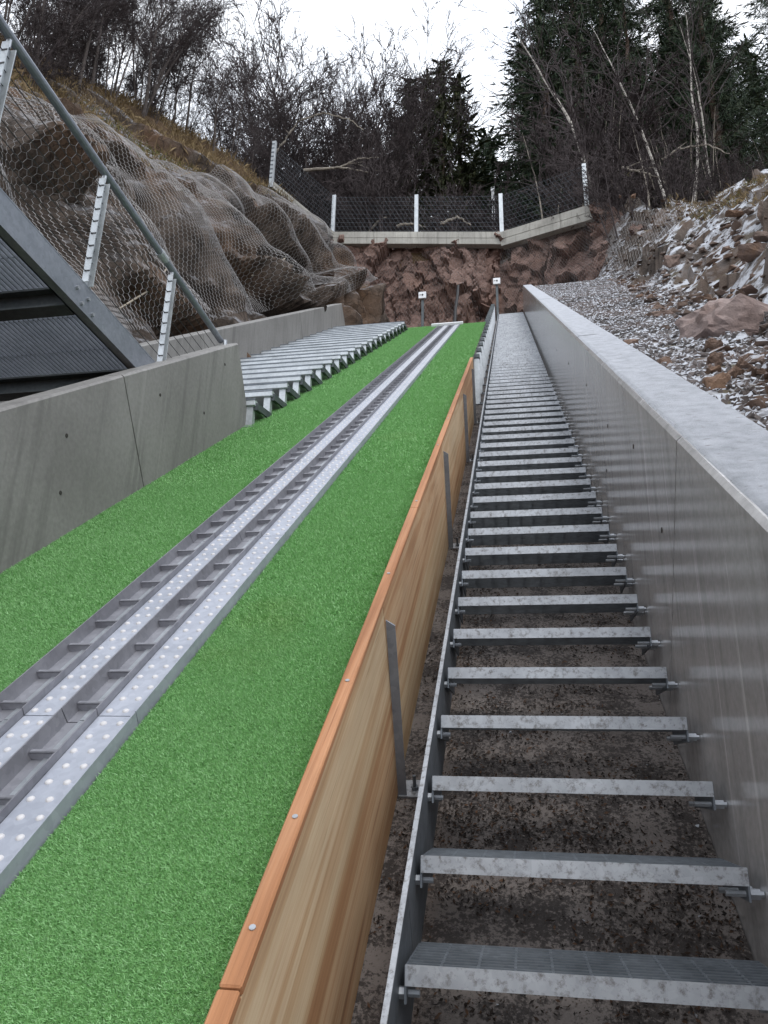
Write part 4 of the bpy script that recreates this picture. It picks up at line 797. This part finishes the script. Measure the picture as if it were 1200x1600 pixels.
# right: tall spruces, birches and shrubs
for (px, pyt, Y, key, sx, lab) in [(838,-70,33,'s0',1.05,'tall dense spruce at the edge of the sky gap'),(880,-160,36,'s0',1.0,'tall dark spruce second from the sky gap'),(815,60,36,'s1',1.0,'medium spruce low at the edge of the sky gap'),(925,-120,39,'s4',1.0,'tall spruce behind the leaning birch'),(965,-60,35,'s4',.85,'thin-crowned spruce between the two pale birches'),(1015,-200,37,'s4',.9,'tall spruce with bare lower trunk behind the forked birch'),(1070,-120,34,'s4',.85,'drooping spruce right behind the forked birch'),(1100,-20,40,'s0',.9,'dark spruce behind the thin bare saplings'),(1195,-190,27,'s0',.95,'tall spruce standing alone above the snowy bank'),(1165,60,44,'s1',1.1,'distant spruce seen low behind the saplings'),(900,60,42,'s1',1.3,'dark background spruce filling behind the tall ones'),(985,90,44,'s1',1.4,'dark background spruce behind the thin-crowned one'),(1050,80,45,'s1',1.4,'dark background spruce behind the drooping one'),(850,120,44,'s1',1.3,'dark background spruce low beside the sky gap')]:
    ptop(px, pyt, Y, key, 'spruce_tree', lab, 'tree', None, sx)
for (px, pyt, Y, key, lab, rz) in [(915,-40,27,'bi0','slender leaning birch behind the end post of the fence',.2),(1010,-60,26,'bi1','pale forked birch standing on the mossy rim',1.2),(1085,40,26.5,'bi2','thin birch among saplings right of the forked birch',.5),(872,120,28,'bi2','thin birch leaning beside the fence end below the dense spruce',3.4)]:
    ptop(px, pyt, Y, key, 'birch_tree', lab, 'tree', None, .95, rz)
for j in range(24):
    px = rnd.uniform(830,1195); Y = rnd.uniform(25.5,31); ptop(px, rnd.uniform(110,220), Y, (kk := rnd.choice(['sp','sq','sp','sq','sh'])), 'bare_sapling', dict(sp='slim pale sapling', sq='three-stemmed pale sapling', sh='bushy low bare sapling')[kk]+' below the tall spruces', 'sapling', 'bare saplings below the spruces', .9)
for j in range(16):
    px = rnd.uniform(430,760); Y = rnd.uniform(26.5,30); ptop(px, rnd.uniform(235,285), Y, 'sh', 'bare_shrub', 'low bare shrub just behind the wire fence', 'shrub', 'bare shrubs behind the fence', 1., None, .8)
for j in range(8): ptop(rnd.uniform(960,1190), rnd.uniform(215,250), rnd.uniform(23.5,25), 'sh', 'bare_shrub', 'low bare shrub on the grassy rim of the bank', 'shrub', 'bare shrubs on the bank rim', 1., None, .6)
# fallen branches
def limb(name, pts, r, label, mt='deadwood', tw=0, seed=0):
    rg = np.random.default_rng(seed); pts = [np.array(q, float) for q in pts]; n = 8; fine = []
    for k in range(len(pts)-1):
        for j in range(n): fine.append(pts[k]+(pts[k+1]-pts[k])*j/n+rg.normal(0, r*.35, 3))
    fine.append(pts[-1]); g = MB(); g.tube(fine, list(np.linspace(r, r*.3, len(fine))), 6)
    for _ in range(tw):
        i = rg.integers(2, len(fine)-1); d = rg.normal(0,1,3)*[1,1,.6]; d /= np.linalg.norm(d); d += (fine[i]-fine[i-1])/np.linalg.norm(fine[i]-fine[i-1]); l = rg.uniform(.12,.4)*(r/.012)**.5; g.tube([fine[i], fine[i]+d*l*.5, fine[i]+d*l+rg.normal(0,.03,3)], [r*.5,r*.35,r*.18], 5)
    o = g.build(name, M[mt]); tag(o, label, 'branch'); return o
limb('fallen_branch', [atY(474,266,25.6), atY(530,262,25.6), atY(575,269,25.6)], .075, 'pale fallen log hanging level above the fence corner', tw=0, seed=1)
limb('fallen_branch', [atY(532,261,25.7), atY(560,248,25.7), atY(592,246,25.7)], .045, 'thin pale limb forking up from the fallen log', tw=2, seed=2)
limb('bent_branch', [atY(430,240,26), atY(465,190,26), atY(505,176,26), atY(545,186,26), atY(568,203,26)], .05, 'bent pale branch arching over the fence corner', tw=4, seed=3)
limb('fallen_branch', [atY(1035,250,24.3), atY(1060,232,24), atY(1105,226,23.8), atY(1140,240,23.6)], .045, 'pale bent stem arching over the grassy bank rim', tw=3, seed=4)
limb('fallen_branch', [atY(972,262,23.6), atY(1000,268,23.2), atY(1030,276,22.9)], .05, 'pale broken branch lying on the heaped wire netting', tw=3, seed=5)
for k, (pp, Yd, lab) in enumerate([([(566,375),(590,346),(604,340)],26.5,'pale log lying on the ground behind the second fence bay'),([(620,352),(645,350),(665,355)],26.3,'short pale log behind the middle fence post'),([(690,348),(715,340),(735,352)],26.6,'pale log with broken end behind the third fence bay')]): limb('fallen_log', [atY(x,y,Yd) for x,y in pp], .07, lab, seed=20+k)
def nearp(px, py, X): r = ray(px, py); return r*(X/r[0])
limb('dead_branch', [nearp(1215,580,1.75), nearp(1155,545,1.75), nearp(1120,515,1.78), nearp(1098,510,1.8)], .011, 'dark dead branch sticking up over the long wet wall', 'bark', 5, 6)
limb('dead_branch', [nearp(1210,660,1.35), nearp(1180,632,1.36), nearp(1130,625,1.4), nearp(1112,610,1.45)], .009, 'dark dead twig lying behind the snow-topped wall', 'bark', 5, 7)
mk = empty('marker_stand', (0,0,0)); c = atY(770,300,31); mk.location = (c[0],31,float(hgt(c[0],31))); W[mk.name] = np.array(mk.location); tag(mk, 'small white two-legged marker board under the lone spruce', 'marker')
zg = float(hgt(c[0],31)); hz = c[2]+.3
MB().beam((c[0]-.14,31,zg-.05),(c[0]-.03,31,hz),.05,.05).build('leg', M['white'], mk); MB().beam((c[0]+.14,31,zg-.05),(c[0]+.03,31,hz),.05,.05).build('leg', M['white'], mk); MB().box((c[0]-.09,30.94,hz-.26),(c[0]+.09,30.97,hz-.02)).build('board', M['white'], mk)
